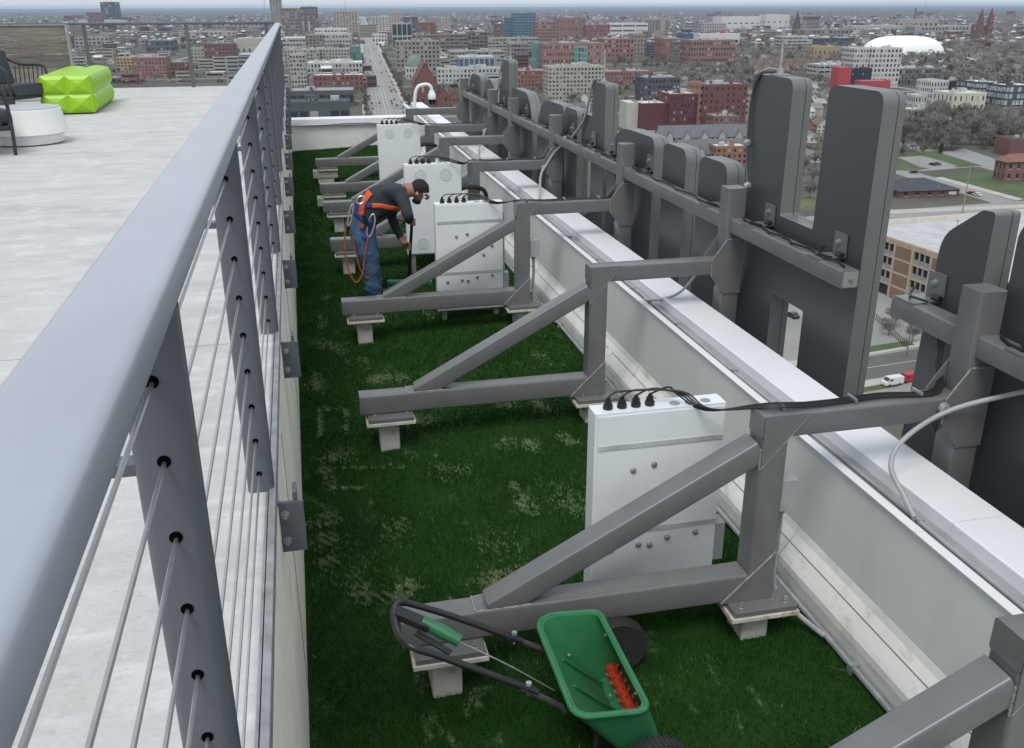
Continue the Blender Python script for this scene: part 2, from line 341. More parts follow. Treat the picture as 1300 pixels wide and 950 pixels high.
def crumbs():
    """bent pale fibres where the pile is worn or sand shows, streaky inside each stroke"""
    out = []
    for a, b, r_, n in STROKES:
        n = int(n * 2.6); t = rng.uniform(0, 1, n); x = a.x + (b.x - a.x) * t + rng.normal(0, r_ * .7, n); y = a.y + (b.y - a.y) * t + rng.normal(0, r_ * .9, n)
        m = np.sin(x * 61 + 3 * np.sin(y * 23)) * np.sin(y * 47 + 2 * np.sin(x * 31)) + .55 * np.sin(x * 140 + y * 90)
        k = (x > TX0 + .01) & (x < TX1 - .02) & (m > rng.uniform(-.2, .9, n)); out.append(np.stack([x[k], y[k]], 1))
    n = 5000; x = rng.uniform(TX0 + .01, TX1 - .02, n); y = rng.uniform(1.8, 12, n); k = np.sin(x * 7 + 2 * np.sin(y * 3)) * np.sin(y * 5.3 + x) > rng.uniform(.1, 1, n); out.append(np.stack([x[k], y[k]], 1))
    p = np.concatenate(out); n = len(p); a = rng.uniform(0, 6.283, n); wd = rng.uniform(.0009, .0022, n) * (1 + .14 * np.clip(p[:, 1] - 3, 0, 9)); z = turf_z(p[:, 0]); ln = rng.normal(0, .010, (n, 2)); hh = rng.uniform(.014, .025, n)
    v = np.empty((n, 3, 3)); c, s_ = np.cos(a) * wd, np.sin(a) * wd
    v[:, 0] = np.stack([p[:, 0] - c, p[:, 1] - s_, z + .004], 1); v[:, 1] = np.stack([p[:, 0] + c, p[:, 1] + s_, z + .004], 1); v[:, 2] = np.stack([p[:, 0] + ln[:, 0], p[:, 1] + ln[:, 1], z + hh], 1)
    return v.reshape(-1, 3)
def tri_mesh(name, V, m):
    me = bpy.data.meshes.new(name); n = len(V) // 3
    me.vertices.add(len(V)); me.vertices.foreach_set('co', V.ravel()); me.loops.add(len(V)); me.loops.foreach_set('vertex_index', np.arange(len(V), dtype=np.int32))
    me.polygons.add(n); me.polygons.foreach_set('loop_start', np.arange(0, 3 * n, 3, dtype=np.int32)); me.polygons.foreach_set('loop_total', np.full(n, 3, np.int32))
    me.update(calc_edges=True); me.materials.append(m); return me
tag(put('infill_crumbs', tri_mesh('infill_crumbs', crumbs(), mat('pale_infill', (.19, .26, .135), .9, 0, .5, 18))), 'pale sandy sweepings scattered over the turf', 'sweepings', kind='stuff')
V = np.concatenate([blades(230000, 1.6, 5.5, .020, .0038), blades(170000, 5.5, 11, .022, .0065), blades(90000, 11, TY1, .022, .011)])
me = bpy.data.meshes.new('turf_blades'); n = len(V) // 3
me.vertices.add(len(V)); me.vertices.foreach_set('co', V.ravel()); me.loops.add(len(V)); me.loops.foreach_set('vertex_index', np.arange(len(V), dtype=np.int32))
me.polygons.add(n); me.polygons.foreach_set('loop_start', np.arange(0, 3 * n, 3, dtype=np.int32)); me.polygons.foreach_set('loop_total', np.full(n, 3, np.int32))
me.update(calc_edges=True); me.materials.append(turf_mat('turf_fibre', True))
tb = put('turf_blades', me); tag(tb, 'short dark green plastic grass blades covering the roof strip', 'grass', kind='stuff')

# ================================================================== long parapet on the sign side
WX = 2.15
par = empty('roof_parapet', (WX, 8, TURF_Z)); tag(par, 'long white parapet with metal coping beside the turf under the sign letters', 'parapet')
ends = [-3.0, 1.35, 4.62, 7.9, 11.2, 14.5, 17.8, 19.6]
for a, b in zip(ends[:-1], ends[1:]):
    P(MB().box(WX, WX + .03, a + .002, b - .002, -1.3, -0.497), 'wall_panel', WALLP, par)
P(MB().box(WX + .031, 2.44, -3, 19.6, -1.3, -0.535), 'parapet_core', WALLP, par)
P(MB().box(WX + .02, 2.30, -3, 19.6, -0.5349, -0.530), 'channel', mat('channel_metal', (.33, .335, .34), .5, .3, .15, 6), par)
ce = [-3.0, 2.62, 5.35, 8.4, 11.4, 14.4, 17.4, 19.62]
for a, b in zip(ce[:-1], ce[1:]):
    P(MB().bar((WX + .004, a + .002, -0.496), (WX + .004, b - .002, -0.496), .040, .008, ch=.002), 'coping_lip', WHITEC, par)
    P(MB().bar(((2.29 + 2.525) / 2, a + .0015, -0.503), ((2.29 + 2.525) / 2, b - .0015, -0.503), 2.525 - 2.29, .066, ch=.006), 'coping_panel', WHITEC, par)
# canted ledge at the foot of the wall
prof = [(2.088, -1.3), (2.086, -1.085), (2.100, -1.052), (2.120, -1.035), (2.148, -1.022), (2.148, -1.3)]
prof = [(2.060, -1.3), (2.056, -1.105), (2.060, -1.075), (2.072, -1.056), (2.136, -0.968), (2.1485, -0.935), (2.1485, -1.3)]
le = [-3.0, 0.4, 3.42, 5.6, 8.6, 11.4, 14.4, 17.0, 19.3]
for a, b in zip(le[:-1], le[1:]):
    P(MB().prism(prof, (0, a + .003, 0), (1, 0, 0), (0, 0, 1), (0, 1, 0), b - a - .006), 'ledge', LEDGE, par)
P(MB().prism([(.0, .0), (.005, 0), (.005, .002), (0, .002)], (2.106, -3, -1.009), (.588, 0, .809), (-.809, 0, .588), (0, 1, 0), 22.3), 'ledge_seam', mat('seam_tape', (.22, .22, .20), .7), par)
for y in (3.75, 6.1, 9.3):
    P(MB().lathe([(.042, 0), (.042, .003), (.038, .004)], (2.1035, y, -1.0115), 28, (-.809, 0, .588)), 'round_patch', WHITEM, par)

# conduit lying in the coping channel, with clamps
con = empty('conduit', (2.23, 8, -.52)); tag(con, 'thin grey conduit lying in the channel along the parapet coping', 'conduit')
pts = [(2.232 + .006 * math.sin(i * 1.3), -2 + i * .5, -0.522 + .003 * math.sin(i * .9)) for i in range(43)]
P(MB().tube(pts, 0.0085, 8), 'pipe', CONDUIT, con, True)
for y in np.arange(1.9, 19, 0.82):
    P(MB().box(2.215, 2.249, y, y + .02, -0.530, -0.509).tube([(2.205, y + .01, -.529), (2.205, y + .01, -.505)], .007, 6), 'clamp', ZINC, con)
con2 = empty('conduit', (2.03, 8, TURF_Z)); tag(con2, 'galvanised conduit along the foot of the ledge at the turf edge', 'conduit')
P(MB().tube([(2.030, -2 + i * .7, turf_z(2.03) + .026 + .004 * math.sin(i)) for i in range(31)], 0.014, 8), 'pipe', ZINC, con2, True)
for y in np.arange(1.2, 19, 1.5): P(MB().box(2.010, 2.052, y, y + .025, turf_z(2.03), turf_z(2.03) + .045), 'clamp', ZINC, con2)

# low far parapet closing the turf strip
fp = empty('roof_parapet', (1, 19.4, TURF_Z)); tag(fp, 'low white parapet closing the far end of the turf strip', 'parapet')
P(MB().box(-0.3, 2.14, 19.02, 19.30, -1.34, -0.80), 'wall_panel', WHITEM, fp)
P(MB().bar((-0.35, 19.15, -0.725), (2.145, 19.15, -0.725), .36, .10, ch=.012), 'coping_panel', WHITEC, fp)
P(MB().bar((-0.35, 18.99, -0.79), (2.145, 18.99, -0.79), .06, .03, ch=.006), 'drip_edge', WHITEC, fp)
P(MB().tube([(-.2 + i * .3, 18.95, -0.785 - .012 * math.sin(i * 1.1)) for i in range(8)], .006, 5), 'wire', BLACK, fp)

# ================================================================== sign support frames
FY = [1.61, 3.04, 5.35, 7.40, 9.62, 11.63, 12.93, 15.2]
TD = 0.115                       # tube depth along y
def frame_parts():
    """meshes with the frame's front face at y = 0, built once"""
    M = {}
    c = TD / 2
    M['lower_beam'] = (MB().bar((0.232, c, -0.952), (1.697, c, -0.952), TD, 0.128, ch=.012, seg=3).mesh('lower_beam', STEEL, True))
    M['column'] = (MB().bar((1.757, c, -1.016), (1.757, c, -0.258), TD + .004, 0.116, up=(1, 0, 0), ch=.012, seg=3).mesh('column', STEEL, True))
    M['upper_arm'] = (MB().bar((1.697, c, -0.208), (2.60, c, -0.208), TD, 0.100, ch=.010, seg=3).mesh('upper_arm', STEEL, True))
    p = Vector((0.60, c, -0.905)); q = Vector((1.705, c, -0.315))
    M['diagonal_brace'] = (MB().bar(p, q, TD - .008, 0.100, ch=.011, seg=3).mesh('diagonal_brace', STEEL, True))
    M['outer_column'] = (MB().bar((2.643, c, -1.70), (2.643, c, 0.290), TD + .01, 0.122, up=(1, 0, 0), ch=.010, seg=3).mesh('outer_column', STEEL, True))
    for q, y in enumerate((-0.012, TD + .006)):
        gm = MB(); gm.prism([(2.50, -0.262), (2.50, -0.158), (2.592, -0.030), (2.706, -0.030), (2.706, -0.385), (2.588, -0.385)], (0, y, 0), (1, 0, 0), (0, 0, 1), (0, 1, 0), .006)
        M['gusset_plate%d' % q] = gm.mesh('gusset_plate', STEEL)
    cp = MB().prism([(1.585, -1.0155), (1.814, -1.0155), (1.814, -0.79)], (0, -.005, 0), (1, 0, 0), (0, 0, 1), (0, 1, 0), .004); M['corner_plate0'] = cp.mesh('corner_plate', STEEL)
    cp = MB().prism([(1.702, -0.385), (1.702, -0.158), (1.90, -0.158)], (0, -.005, 0), (1, 0, 0), (0, 0, 1), (0, 1, 0), .004)
    M['corner_plate1'] = cp.mesh('corner_plate', STEEL)
    wb = MB()
    def bead(a, b, r=.0055):
        k = max(4, int((Vector(b) - Vector(a)).length / .012)); pp = []; rr = []
        for i in range(k + 1):
            t = i / k; pp.append(Vector(a).lerp(Vector(b), t) + Vector((random.uniform(-.001, .001),) * 3)); rr.append(r * random.uniform(.65, 1.2))
        wb.tube(pp, rr, 5)
    bead((1.585, -.003, -1.012), (1.814, -.003, -0.788)); bead((1.702, -.003, -.388), (1.902, -.003, -.158), .003)
    bead((1.700, .004, -.30), (1.700, .004, -.395)); bead((1.700, TD - .004, -.30), (1.700, TD - .004, -.39))
    bead((.53, .006, -.889), (.76, .006, -.889)); bead((.53, TD - .006, -.889), (.76, TD - .006, -.889)); bead((.53, .006, -.887), (.53, TD - .006, -.887))
    bead((2.592, -.010, -.028), (2.706, -.010, -.028), .005); bead((2.50, -.010, -.262), (2.50, -.010, -.158), .004)
    bead((2.50, -.010, -.158), (2.592, -.010, -.030), .004)
    M['weld_bead'] = wb.mesh('weld_bead', WELD, True)
    return M
FM = frame_parts()
def plate_set(x0, x1):
    c = TD / 2
    pl = MB().bar((x0, c, -1.030), (x1, c, -1.030), 0.27, 0.026, ch=.003).mesh('base_plate', STEEL)
    sh = MB()
    sh.bar((x0 - .012, c, -1.0535), (x1 + .010, c, -1.0535), 0.285, 0.020, ch=.002)
    shm = sh.mesh('shim_plate', SHIM)
    cx = (x0 + x1) / 2 - .01
    pd = MB().bar((cx, c, TURF_Z - .01), (cx, c, -1.064), 0.15, 0.122, up=(1, 0, 0), ch=.008).mesh('pedestal', BLOCK)
    bo = []
    for x in (x0 + .045, x1 - .04):
        for y in (c - .10, c + .10):
            b_ = MB().lathe([(.020, -1.017), (.020, -1.013), (.013, -1.012), (.013, -1.000), (.008, -.9995), (.008, -.992)], (x, y, 0), 6)
            b_.lathe([(.008, -1.10), (.008, -1.064)], (x, y, 0), 6); b_.lathe([(.013, -1.078), (.013, -1.064)], (x, y, 0), 6)
            bo.append(b_.mesh('anchor_bolt', BOLT))
    return pl, shm, pd, bo
PS = [plate_set(0.275, 0.555), plate_set(1.615, 1.90)]
FRAMES = []
flabels = ['grey steel sign frame nearest the camera, cut by the bottom right corner',
           'grey steel sign frame behind the green spreader, its beam end under the handle',
           'grey steel sign frame with open bay, second beyond the green spreader',
           'grey steel sign frame crossing in front of the bent worker\'s legs',
           'grey steel sign frame just behind the bent worker',
           'grey steel sign frame second behind the bent worker',
           'grey steel sign frame resting on weathered timber, third behind the worker',
           'farthest grey steel sign frame, close to the low far parapet']
TIMB = mat('weathered_timber', (.38, .36, .32), .85, 0, .25, 6, .3, 40, (8, 1, 8))
for i, y in enumerate(FY):
    fr_ = empty('support_gantry', (0, y, 0)); tag(fr_, flabels[i], 'steel frame', 'sign support frames along the parapet')
    for nm, me in FM.items():
        o = put(nm.rstrip('01'), me, fr_)
        if nm == 'weld_bead': o['kind'] = 'stuff'
    for k, (pl, shm, pd, bo) in enumerate(PS):
        put('base_plate', pl, fr_); put('shim_plate', shm, fr_)
        if k == 0 and i >= 6:
            for q in range(3): MB().bar((.18, .0 + q * .075 - .02, -1.125), (.56, q * .075 - .02, -1.125), .068, .11, ch=.006).build('timber_block', TIMB, fr_)
            MB().bar((.25, .06, -1.24), (.5, .06, -1.24), .2, .118, ch=.006).build('pedestal', BLOCK, fr_)
        else: put('pedestal', pd, fr_)
        for b_ in bo: put('anchor_bolt', b_, fr_)
    FRAMES.append(fr_)

# horizontal beams the letters hang on, one between each pair of posts
segs = [(1.80, 3.035), (3.16, 3.62), (4.05, 5.34), (5.475, 7.39), (7.525, 8.38), (8.392, 9.61), (9.745, 11.62), (11.755, 12.92), (13.055, 15.19)]
slab_ = ['carrying the near emblem', 'with an open end beside the wide street gap', 'behind the tall letter H', 'behind the letter u', 'behind the first letter n', 'behind the first letter t', 'behind the second letter n', 'behind the letter g', 'behind the letter o, farthest along']
for (a, b), lb in zip(segs, slab_):
    e = empty('sign_beam', (2.65, a, .06)); tag(e, 'horizontal grey steel beam ' + lb, 'steel beam', 'beams between the sign posts')
    P(MB().bar((2.652, a, .062), (2.652, b, .062), .100, .092, ch=.008, seg=3), 'beam', STEEL, e, True)
    if a in (4.05,): P(MB().box(2.612, 2.692, a - .006, a - .0005, .022, .102), 'end_cap', mat('end_cap_grey', (.25, .25, .24), .5), e); P(MB().lathe([(.011, 0), (.011, .008)], (2.655, a - .006, .062), 6, (0, -1, 0)), 'bolt', BOLT, e)
    ys_ = [a + .22, b - .28] if b - a > .9 else [(a + b) / 2 + .08]
    for y in ys_:
        br_ = P(MB().box(2.600, 2.745, y, y + .13, .1085, .114), 'bracket', STEEL, e)
        br2 = P(MB().box(2.736, 2.748, y - .01, y + .10, .1145, .235), 'bracket_plate', STEEL, e)
        P(MB().lathe([(.017, 0), (.017, .006), (.011, .007), (.011, .02)], (2.736, y + .045, .19), 6, (-1, 0, 0)), 'bolt', BOLT, e)
        P(MB().lathe([(.016, 0), (.016, .05)], (2.70, y - .05, .14), 8, (0, 1, 0)), 'cable_gland', BLACK, e)
        P(MB().tube([(2.66, y - .02, .125), (2.63, y + .06, .128), (2.67, y + .12, .122), (2.72, y + .16, .14)], .006, 5), 'wire', BLACK, e)
    wpts = [(2.645 + .02 * math.sin(k * 1.9), a + .05 + (b - a - .1) * k / 14, .115 + .006 * abs(math.sin(k * 2.2))) for k in range(15)]
    if b - a > .7: P(MB().tube(wpts, .007, 5), 'wire', BLACK, e)
# ================================================================== sign letters (seen from the back)
LETB = mat('letter_back_paint', (0.058, 0.063, 0.069), 0.36, 0, .06, 1.2, .02, 12)
LETS = mat('letter_return_paint', (0.145, 0.15, 0.148), 0.42, 0, .06, 2, .02, 20)
SEAM = mat('dark_seam', (.012, .012, .012), .8)
def rp(pts, seg=6):
    """polygon whose points are (y, z, radius) -> rounded polygon"""
    o = []; n = len(pts)
    for i in range(n):
        p = Vector(pts[i][:2]); r_ = pts[i][2]
        if r_ <= 0: o.append(tuple(p)); continue
        a = (Vector(pts[i-1][:2]) - p); b = (Vector(pts[(i+1) % n][:2]) - p)
        an = a.normalized(); bn = b.normalized(); th = an.angle(bn); t = r_ / math.tan(th / 2)
        t = min(t, a.length * .49, b.length * .49); p1 = p + an * t; p2 = p + bn * t
        for k in range(seg + 1):
            s_ = k / seg; o.append(tuple((p1 * (1 - s_) ** 2) + p * (2 * s_ * (1 - s_)) + p2 * s_ ** 2))
    return o
def ell(cy, cz, ry, rz, n=40): return [(cy + ry * math.cos(2 * math.pi * k / n), cz + rz * math.sin(2 * math.pi * k / n)) for k in range(n)]
def extrude(loops, x0, th, name, mats):
    cu = bpy.data.curves.new(name, 'CURVE'); cu.dimensions = '2D'; cu.fill_mode = 'BOTH'; cu.extrude = th / 2
    for lp in loops:
        s_ = cu.splines.new('POLY'); s_.points.add(len(lp) - 1)
        for i, (y, z) in enumerate(lp): s_.points[i].co = (y, z, 0, 1)
        s_.use_cyclic_u = True
    ob = bpy.data.objects.new(name, cu); COL.objects.link(ob)
    bpy.context.view_layer.update()
    me = bpy.data.meshes.new_from_object(ob.evaluated_get(bpy.context.evaluated_depsgraph_get()))
    bpy.data.objects.remove(ob); bpy.data.curves.remove(cu)
    me.transform(Matrix(((0, 0, 1, x0 + th / 2), (1, 0, 0, 0), (0, 1, 0, 0), (0, 0, 0, 1))))
    me.name = name; me.materials.clear()
    for m in mats: me.materials.append(m)
    me.update()
    mi = [0 if abs(p.normal.x) > .7 else 1 for p in me.polygons]
    me.polygons.foreach_set('material_index', mi)
    return me
LX = 2.752
SCREW = MB().lathe([(.006, 0), (.006, .003)], (0, 0, 0), 6, (0, -1, 0)).mesh('screw', BOLT)
FACE = mat('letter_face_acrylic', (.75, .76, .76), .25, 0, .02, 2)
def letter(name, loops, label, ymid):
    e = empty(name, (LX, ymid, -1.06)); tag(e, label, 'sign letter', 'channel letters of the roof sign')
    under(e, put('back_pan', extrude(loops, LX, .082, 'back_pan', [LETB, LETS])))
    under(e, put('seam', extrude(loops, LX + .0821, .004, 'seam', [SEAM, SEAM]))).scale = (1, 1, 1)
    under(e, put('retainer', extrude(loops, LX + .0862, .036, 'retainer', [LETB, LETS])))
    ys_ = [p[0] for lp in loops for p in lp]; zs_ = [p[1] for lp in loops for p in lp]
    # small screws along the near return
    y0 = min(ys_)
    for z in np.linspace(min(zs_) + .25, max(zs_) - .16, 5): o = put('screw', SCREW); o.location = (LX + .104, y0, z); under(e, o)
    return e
XH, BL = 0.371, -1.06
def n_loops(y0, y1):
    s_ = .44
    return [rp([(y0, BL, .05), (y0, XH, .09), (y1 - .02, XH, .62), (y1, BL, .05), (y1 - s_, BL, .05), (y1 - s_, .02, .16), (y0 + s_, .02, .12), (y0 + s_, BL, .05)], 8)]
def t_loops(y0, y1, yb):
    return [rp([(y0, .687, .05), (y1, .687, .05), (y1, XH, .03), (yb, XH, .05), (yb, .05, .05), (y1, .05, .03), (y1, -.55, .15), (yb, -.68, .05), (yb, BL, .05), (y0 + .12, BL, .4), (y0, -.6, .2)])]
def shaft(a, b): return 0
H = letter('sign_letter', [rp([(4.12, BL, .05), (4.12, .962, .07), (4.62, .962, .07), (4.62, .186, .02), (5.0, .186, .02), (5.0, .962, .07), (5.50, .962, .07), (5.50, BL, .05), (5.0, BL, .05), (5.0, -.290, .02), (4.62, -.290, .02), (4.62, BL, .05)])],
       'tallest dark grey letter H seen from behind, two thick uprights and crossbar', 4.8)
letter('sign_letter', [rp([(5.75, XH, .10), (6.21, XH, .10), (6.21, -.80, .10), (6.45, -.80, .10), (6.45, XH, .10), (6.90, XH, .10), (6.90, BL, .3), (5.75, BL, .45)])], 'grey letter u seen from behind, beside the letter H', 6.3)
letter('sign_letter', n_loops(7.10, 8.27), 'grey letter n seen from behind, between the letters u and t', 7.7)
letter('sign_letter', t_loops(8.37, 8.77, 9.10), 'tall narrow grey letter t with a rod, fourth letter from the H', 8.7)
letter('sign_letter', [rp([(9.25, BL, .05), (9.25, XH, .08), (9.72, XH, .08), (9.72, BL, .05)])], 'short straight grey letter i seen from behind, beyond the nearer letter t', 9.5)
letter('sign_letter', n_loops(9.77, 10.92), 'grey letter n seen from behind, between the letters i and g', 10.3)
letter('sign_letter', [rp([(11.10, -.35, .9), (11.22, XH, .55), (12.26, XH, .10), (12.26, -1.62, .5), (11.25, -1.66, .2), (11.25, -1.35, .1), (11.82, -1.32, .2), (11.82, BL, .05), (11.3, BL, .6)], 9)], 'grey letter g with a curved near side, seen from behind', 11.7)
letter('sign_letter', t_loops(12.43, 12.87, 13.05), 'farther tall grey letter t with a curved conduit up to its top', 12.7)
letter('sign_letter', [ell(13.72, -.345, .62, .716), ell(13.72, -.345, .22, .33)], 'round grey letter o seen from behind', 13.7)
letter('sign_letter', n_loops(14.42, 15.48), 'farthest grey letter n at the end of the sign', 15.0)
# emblem plates beyond the right edge of the photo
letter('sign_emblem', [rp([(3.245, -1.0, .05), (3.245, .56, .02), (3.32, .555, .05), (3.545, .40, .16), (3.565, .10, .1), (3.60, -.75, .2), (3.45, -1.0, .1)])], 'dark grey emblem plate with a slanted top corner at the right edge', 3.4)
letter('sign_emblem', [rp([(1.9, -1.0, .05), (1.9, .62, .1), (3.02, .66, .12), (3.10, .5, .1), (3.10, -1.0, .05)])], 'dark grey emblem plate cut off by the right edge of the photo', 2.5)

# lightning rods
def rod(y, z, h, lb):
    e = empty('lightning_rod', (LX + .06, y, z)); tag(e, lb, 'lightning rod', 'rods on the letter tops')
    P(MB().tube([(LX + .06, y, z), (LX + .063, y + .006, z + h)], [.009, .006], 8), 'rod', ZINC, e, True)
    P(MB().box(LX + .02, LX + .10, y - .05, y + .05, z + .0005, z + .008).lathe([(.022, .008), (.018, .04)], (LX + .06, y, z), 10), 'foot', ZINC, e)
    P(MB().tube([(LX + .06, y, z + .03), (LX + .02, y + .06, z + .04), (LX - .02, y + .12, z + .01)], .006, 5), 'wire', ZINC, e)
rod(5.28, .963, .27, 'thin metal rod on top of the letter H')
rod(8.62, .688, .29, 'thin metal rod on top of the nearer letter t')
rod(12.6, .688, .27, 'thin metal rod on top of the farther letter t')
rod(15.2, .372, .30, 'thin metal rod on the farthest letter n')

def spline(pts, n=8):
    """Catmull-Rom through the points"""
    P_ = [Vector(p) for p in pts]; o = []
    for i in range(len(P_) - 1):
        a = P_[max(i - 1, 0)]; b = P_[i]; c = P_[i + 1]; d = P_[min(i + 2, len(P_) - 1)]
        for k in range(n):
            t = k / n; o.append(.5 * ((2 * b) + (c - a) * t + (2 * a - 5 * b + 4 * c - d) * t * t + (3 * b - a - 3 * c + d) * t ** 3))
    return o + [P_[-1]]
def hose(pts, r_, lb, m=None, clips=()):
    e = empty('flexible_conduit', pts[0]); tag(e, lb, 'conduit', 'grey flexible conduits to the letters')
    P(MB().tube(spline(pts), r_, 8), 'hose', m or CONDUIT, e, True)
    for c in clips: P(MB().lathe([(.024, 0), (.024, .014), (.014, .02)], c, 12, (0, -1, 0)), 'clip', ZINC, e)
    return e
hose([(2.215, 2.74, -.505), (2.205, 2.80, -.45), (2.195, 2.90, -.36), (2.28, 2.96, -.28), (2.48, 3.00, -.20), (2.66, 2.93, -.12), (2.80, 2.84, -.07), (2.9, 2.6, -.05)], .0105, 'grey flexible conduit looping from the coping past the near frame', None, [(2.485, 3.02, -.185)])
hose([(2.20, 5.72, -.51), (2.28, 5.62, -.485), (2.38, 5.56, -.43), (2.45, 5.53, -.34), (2.50, 5.53, -.27)], .009, 'short grey conduit under the arm of the frame with the open bay')
hose([(2.23, 9.00, -.51), (2.32, 9.1, -.47), (2.44, 9.5, -.30), (2.53, 9.6, -.20), (2.62, 9.55, -.05), (2.68, 9.25, .10), (2.73, 8.98, .30), (2.745, 8.86, .50), (2.75, 8.76, .68), (2.79, 8.66, .72)], .013, 'grey flexible conduit climbing from the coping to the nearer letter t', None, [(2.49, 9.60, -.235), (2.655, 9.34, .10)])
hose([(2.23, 11.9, -.51), (2.36, 12.5, -.38), (2.52, 12.90, -.24), (2.64, 13.1, .0), (2.72, 13.0, .30), (2.745, 12.92, .55), (2.77, 12.75, .70)], .013, 'grey flexible conduit climbing from the coping to the farther letter t', None, [(2.5, 12.91, -.25)])
hose([(2.71, 5.36, .285), (2.725, 5.43, .42), (2.735, 5.47, .62), (2.74, 5.47, .82), (2.745, 5.40, .96), (2.78, 5.28, .985)], .008, 'dark conduit running up the edge of the letter H', mat('dark_conduit', (.06, .065, .07), .45), [(2.73, 5.46, .55), (2.715, 5.38, .30)])

# black cable bundles on the frame arms
def bundle(y, x0, z0, lb, y_cab):
    e = empty('cable_bundle', (x0, y, z0)); tag(e, lb, 'cables', 'black cable bundles on the frame arms')
    for k in range(4):
        o = (k - 1.5) * .013
        pts = [(x0 - .01 + .062 * k, y_cab - .01, z0), (x0 + .05 + .07 * k, y_cab - .005, z0 + .022), (x0 + .30, y_cab - .03 + o, z0 + .016 - .010 * k), (1.58, y_cab - .12 + o, z0 - .035 - .008 * k),
               (1.74, y + .07 + o, -.142), (1.95, y + .055 + o, -.148), (2.25, y + .075 + o, -.148), (2.50, y + .06 + o, -.146), (2.60, y + .20 + o, -.07), (2.64, y + .26 + o, .08)]
        P(MB().tube(spline(pts, 6), .0042, 6), 'cable', BLACK, e, True)
    for x in (1.80, 2.12, 2.42):
        P(MB().bar((x, y + .035, -.146), (x, y + .10, -.146), .010, .020, ch=.003), 'clip', ZINC, e)

# ================================================================== white electrical cabinets
def cabinet(x0, x1, yf, zb, zt_, depth, style, lb):
    e = empty('electrical_cabinet', ((x0 + x1) / 2, yf + depth / 2, zb)); tag(e, lb, 'electrical cabinet', 'white sign cabinets behind the frames')
    P(MB().bar(((x0 + x1) / 2, yf + depth / 2, zb), ((x0 + x1) / 2, yf + depth / 2, zt_), depth, x1 - x0, up=(1, 0, 0), ch=.004), 'body', WHITEB, e)
    P(MB().box(x0 + .012, x1 - .006, yf - .006, yf - .0005, zb + .01, zt_ - .012), 'front_panel', WHITEB, e)
    for k in range(4): P(MB().lathe([(.021, 0), (.021, .018), (.016, .02), (.016, .036), (.009, .038), (.009, .05)], (x0 + .07 + .062 * k, yf + .05, zt_), 10), 'cable_gland', BLACK, e)
    for k in range(3): P(MB().lathe([(.022, 0), (.022, .002)], (x1 - .22 + .07 * k, yf + depth * .4, zt_ + .0002), 16), 'knockout', ZINC, e)
    if style == 'strips':
        for z in (zt_ - .155, zb + .34):
            P(MB().box(x0 + .014, x1 - .008, yf - .010, yf - .0065, z - .012, z + .010), 'strip', mat('caulk_strip', (.42, .45, .43), .6, 0, .2, 10), e)
        pos = [(.30, .70), (.46, .72), (.83, .60), (.68, .60), (.15, .28), (.37, .29), (.46, .28), (.60, .31), (.83, .32), (.70, .52)]
        for a, b in pos: P(MB().lathe([(.014, 0), (.012, .008), (.005, .011)], (x0 + (x1 - x0) * a, yf - .0065, zb + (zt_ - zb) * b), 10, (0, -1, 0)), 'bolt', BOLT, e)
        P(MB().bar((x1 + .028, yf + .05, zb + .12), (x1 + .028, yf + .05, zb + .31), .08, .05, up=(1, 0, 0), ch=.004), 'junction_box', CONDUIT, e)
        P(MB().tube([(x1 + .02, yf + .07, zb + .31), (x1 + .018, yf + .07, zt_ - .1)], .009, 6), 'pipe', CONDUIT, e)
    else:
        for a, b in (((.28, .88), (.72, .88), (.72, .12), (.28, .12)) if style == 'round' else ()):
            P(MB().lathe([(.062, 0), (.062, .003), (.056, .0035), (.056, .0015)], (x0 + (x1 - x0) * a, yf - .0062, zb + (zt_ - zb) * b), 28, (0, -1, 0)), 'round_vent', mat('vent_white', (.56, .60, .62), .5, 0, .1, 30), e)
    for xx in (x0 + .06, x1 - .06): P(MB().box(xx - .02, xx + .02, yf + .02, yf + .08, turf_z(xx) - .01, zb), 'foot', ZINC, e)
    return e
CABS = [(1.105, 1.69, 3.36, -.228, 'strips', 1, 'nearest white cabinet with riveted seam strips behind the green spreader'),
        (1.07, 1.655, 7.74, -.20, 'strips', 3, 'white cabinet with bolt rows beside the bent worker\'s hands'),
        (1.00, 1.575, 9.36, -.115, 'round', 4, 'white cabinet with round knockouts right behind the worker\'s head'),
        (1.01, 1.565, 12.5, -.08, 'round', 6, 'farthest white cabinet with two round vents near its top')]
for x0, x1, yf, zt_, st, fi, lb in CABS:
    cabinet(x0, x1, yf, -1.14 if st == 'strips' else -1.03, zt_, .10, st, lb)
    bundle(FY[fi], x0 + .08, zt_ + .05, 'black cables from the ' + lb.split(' behind')[0].split(' beside')[0].split(' near its')[0] + ' over the frame arm', yf + .06)
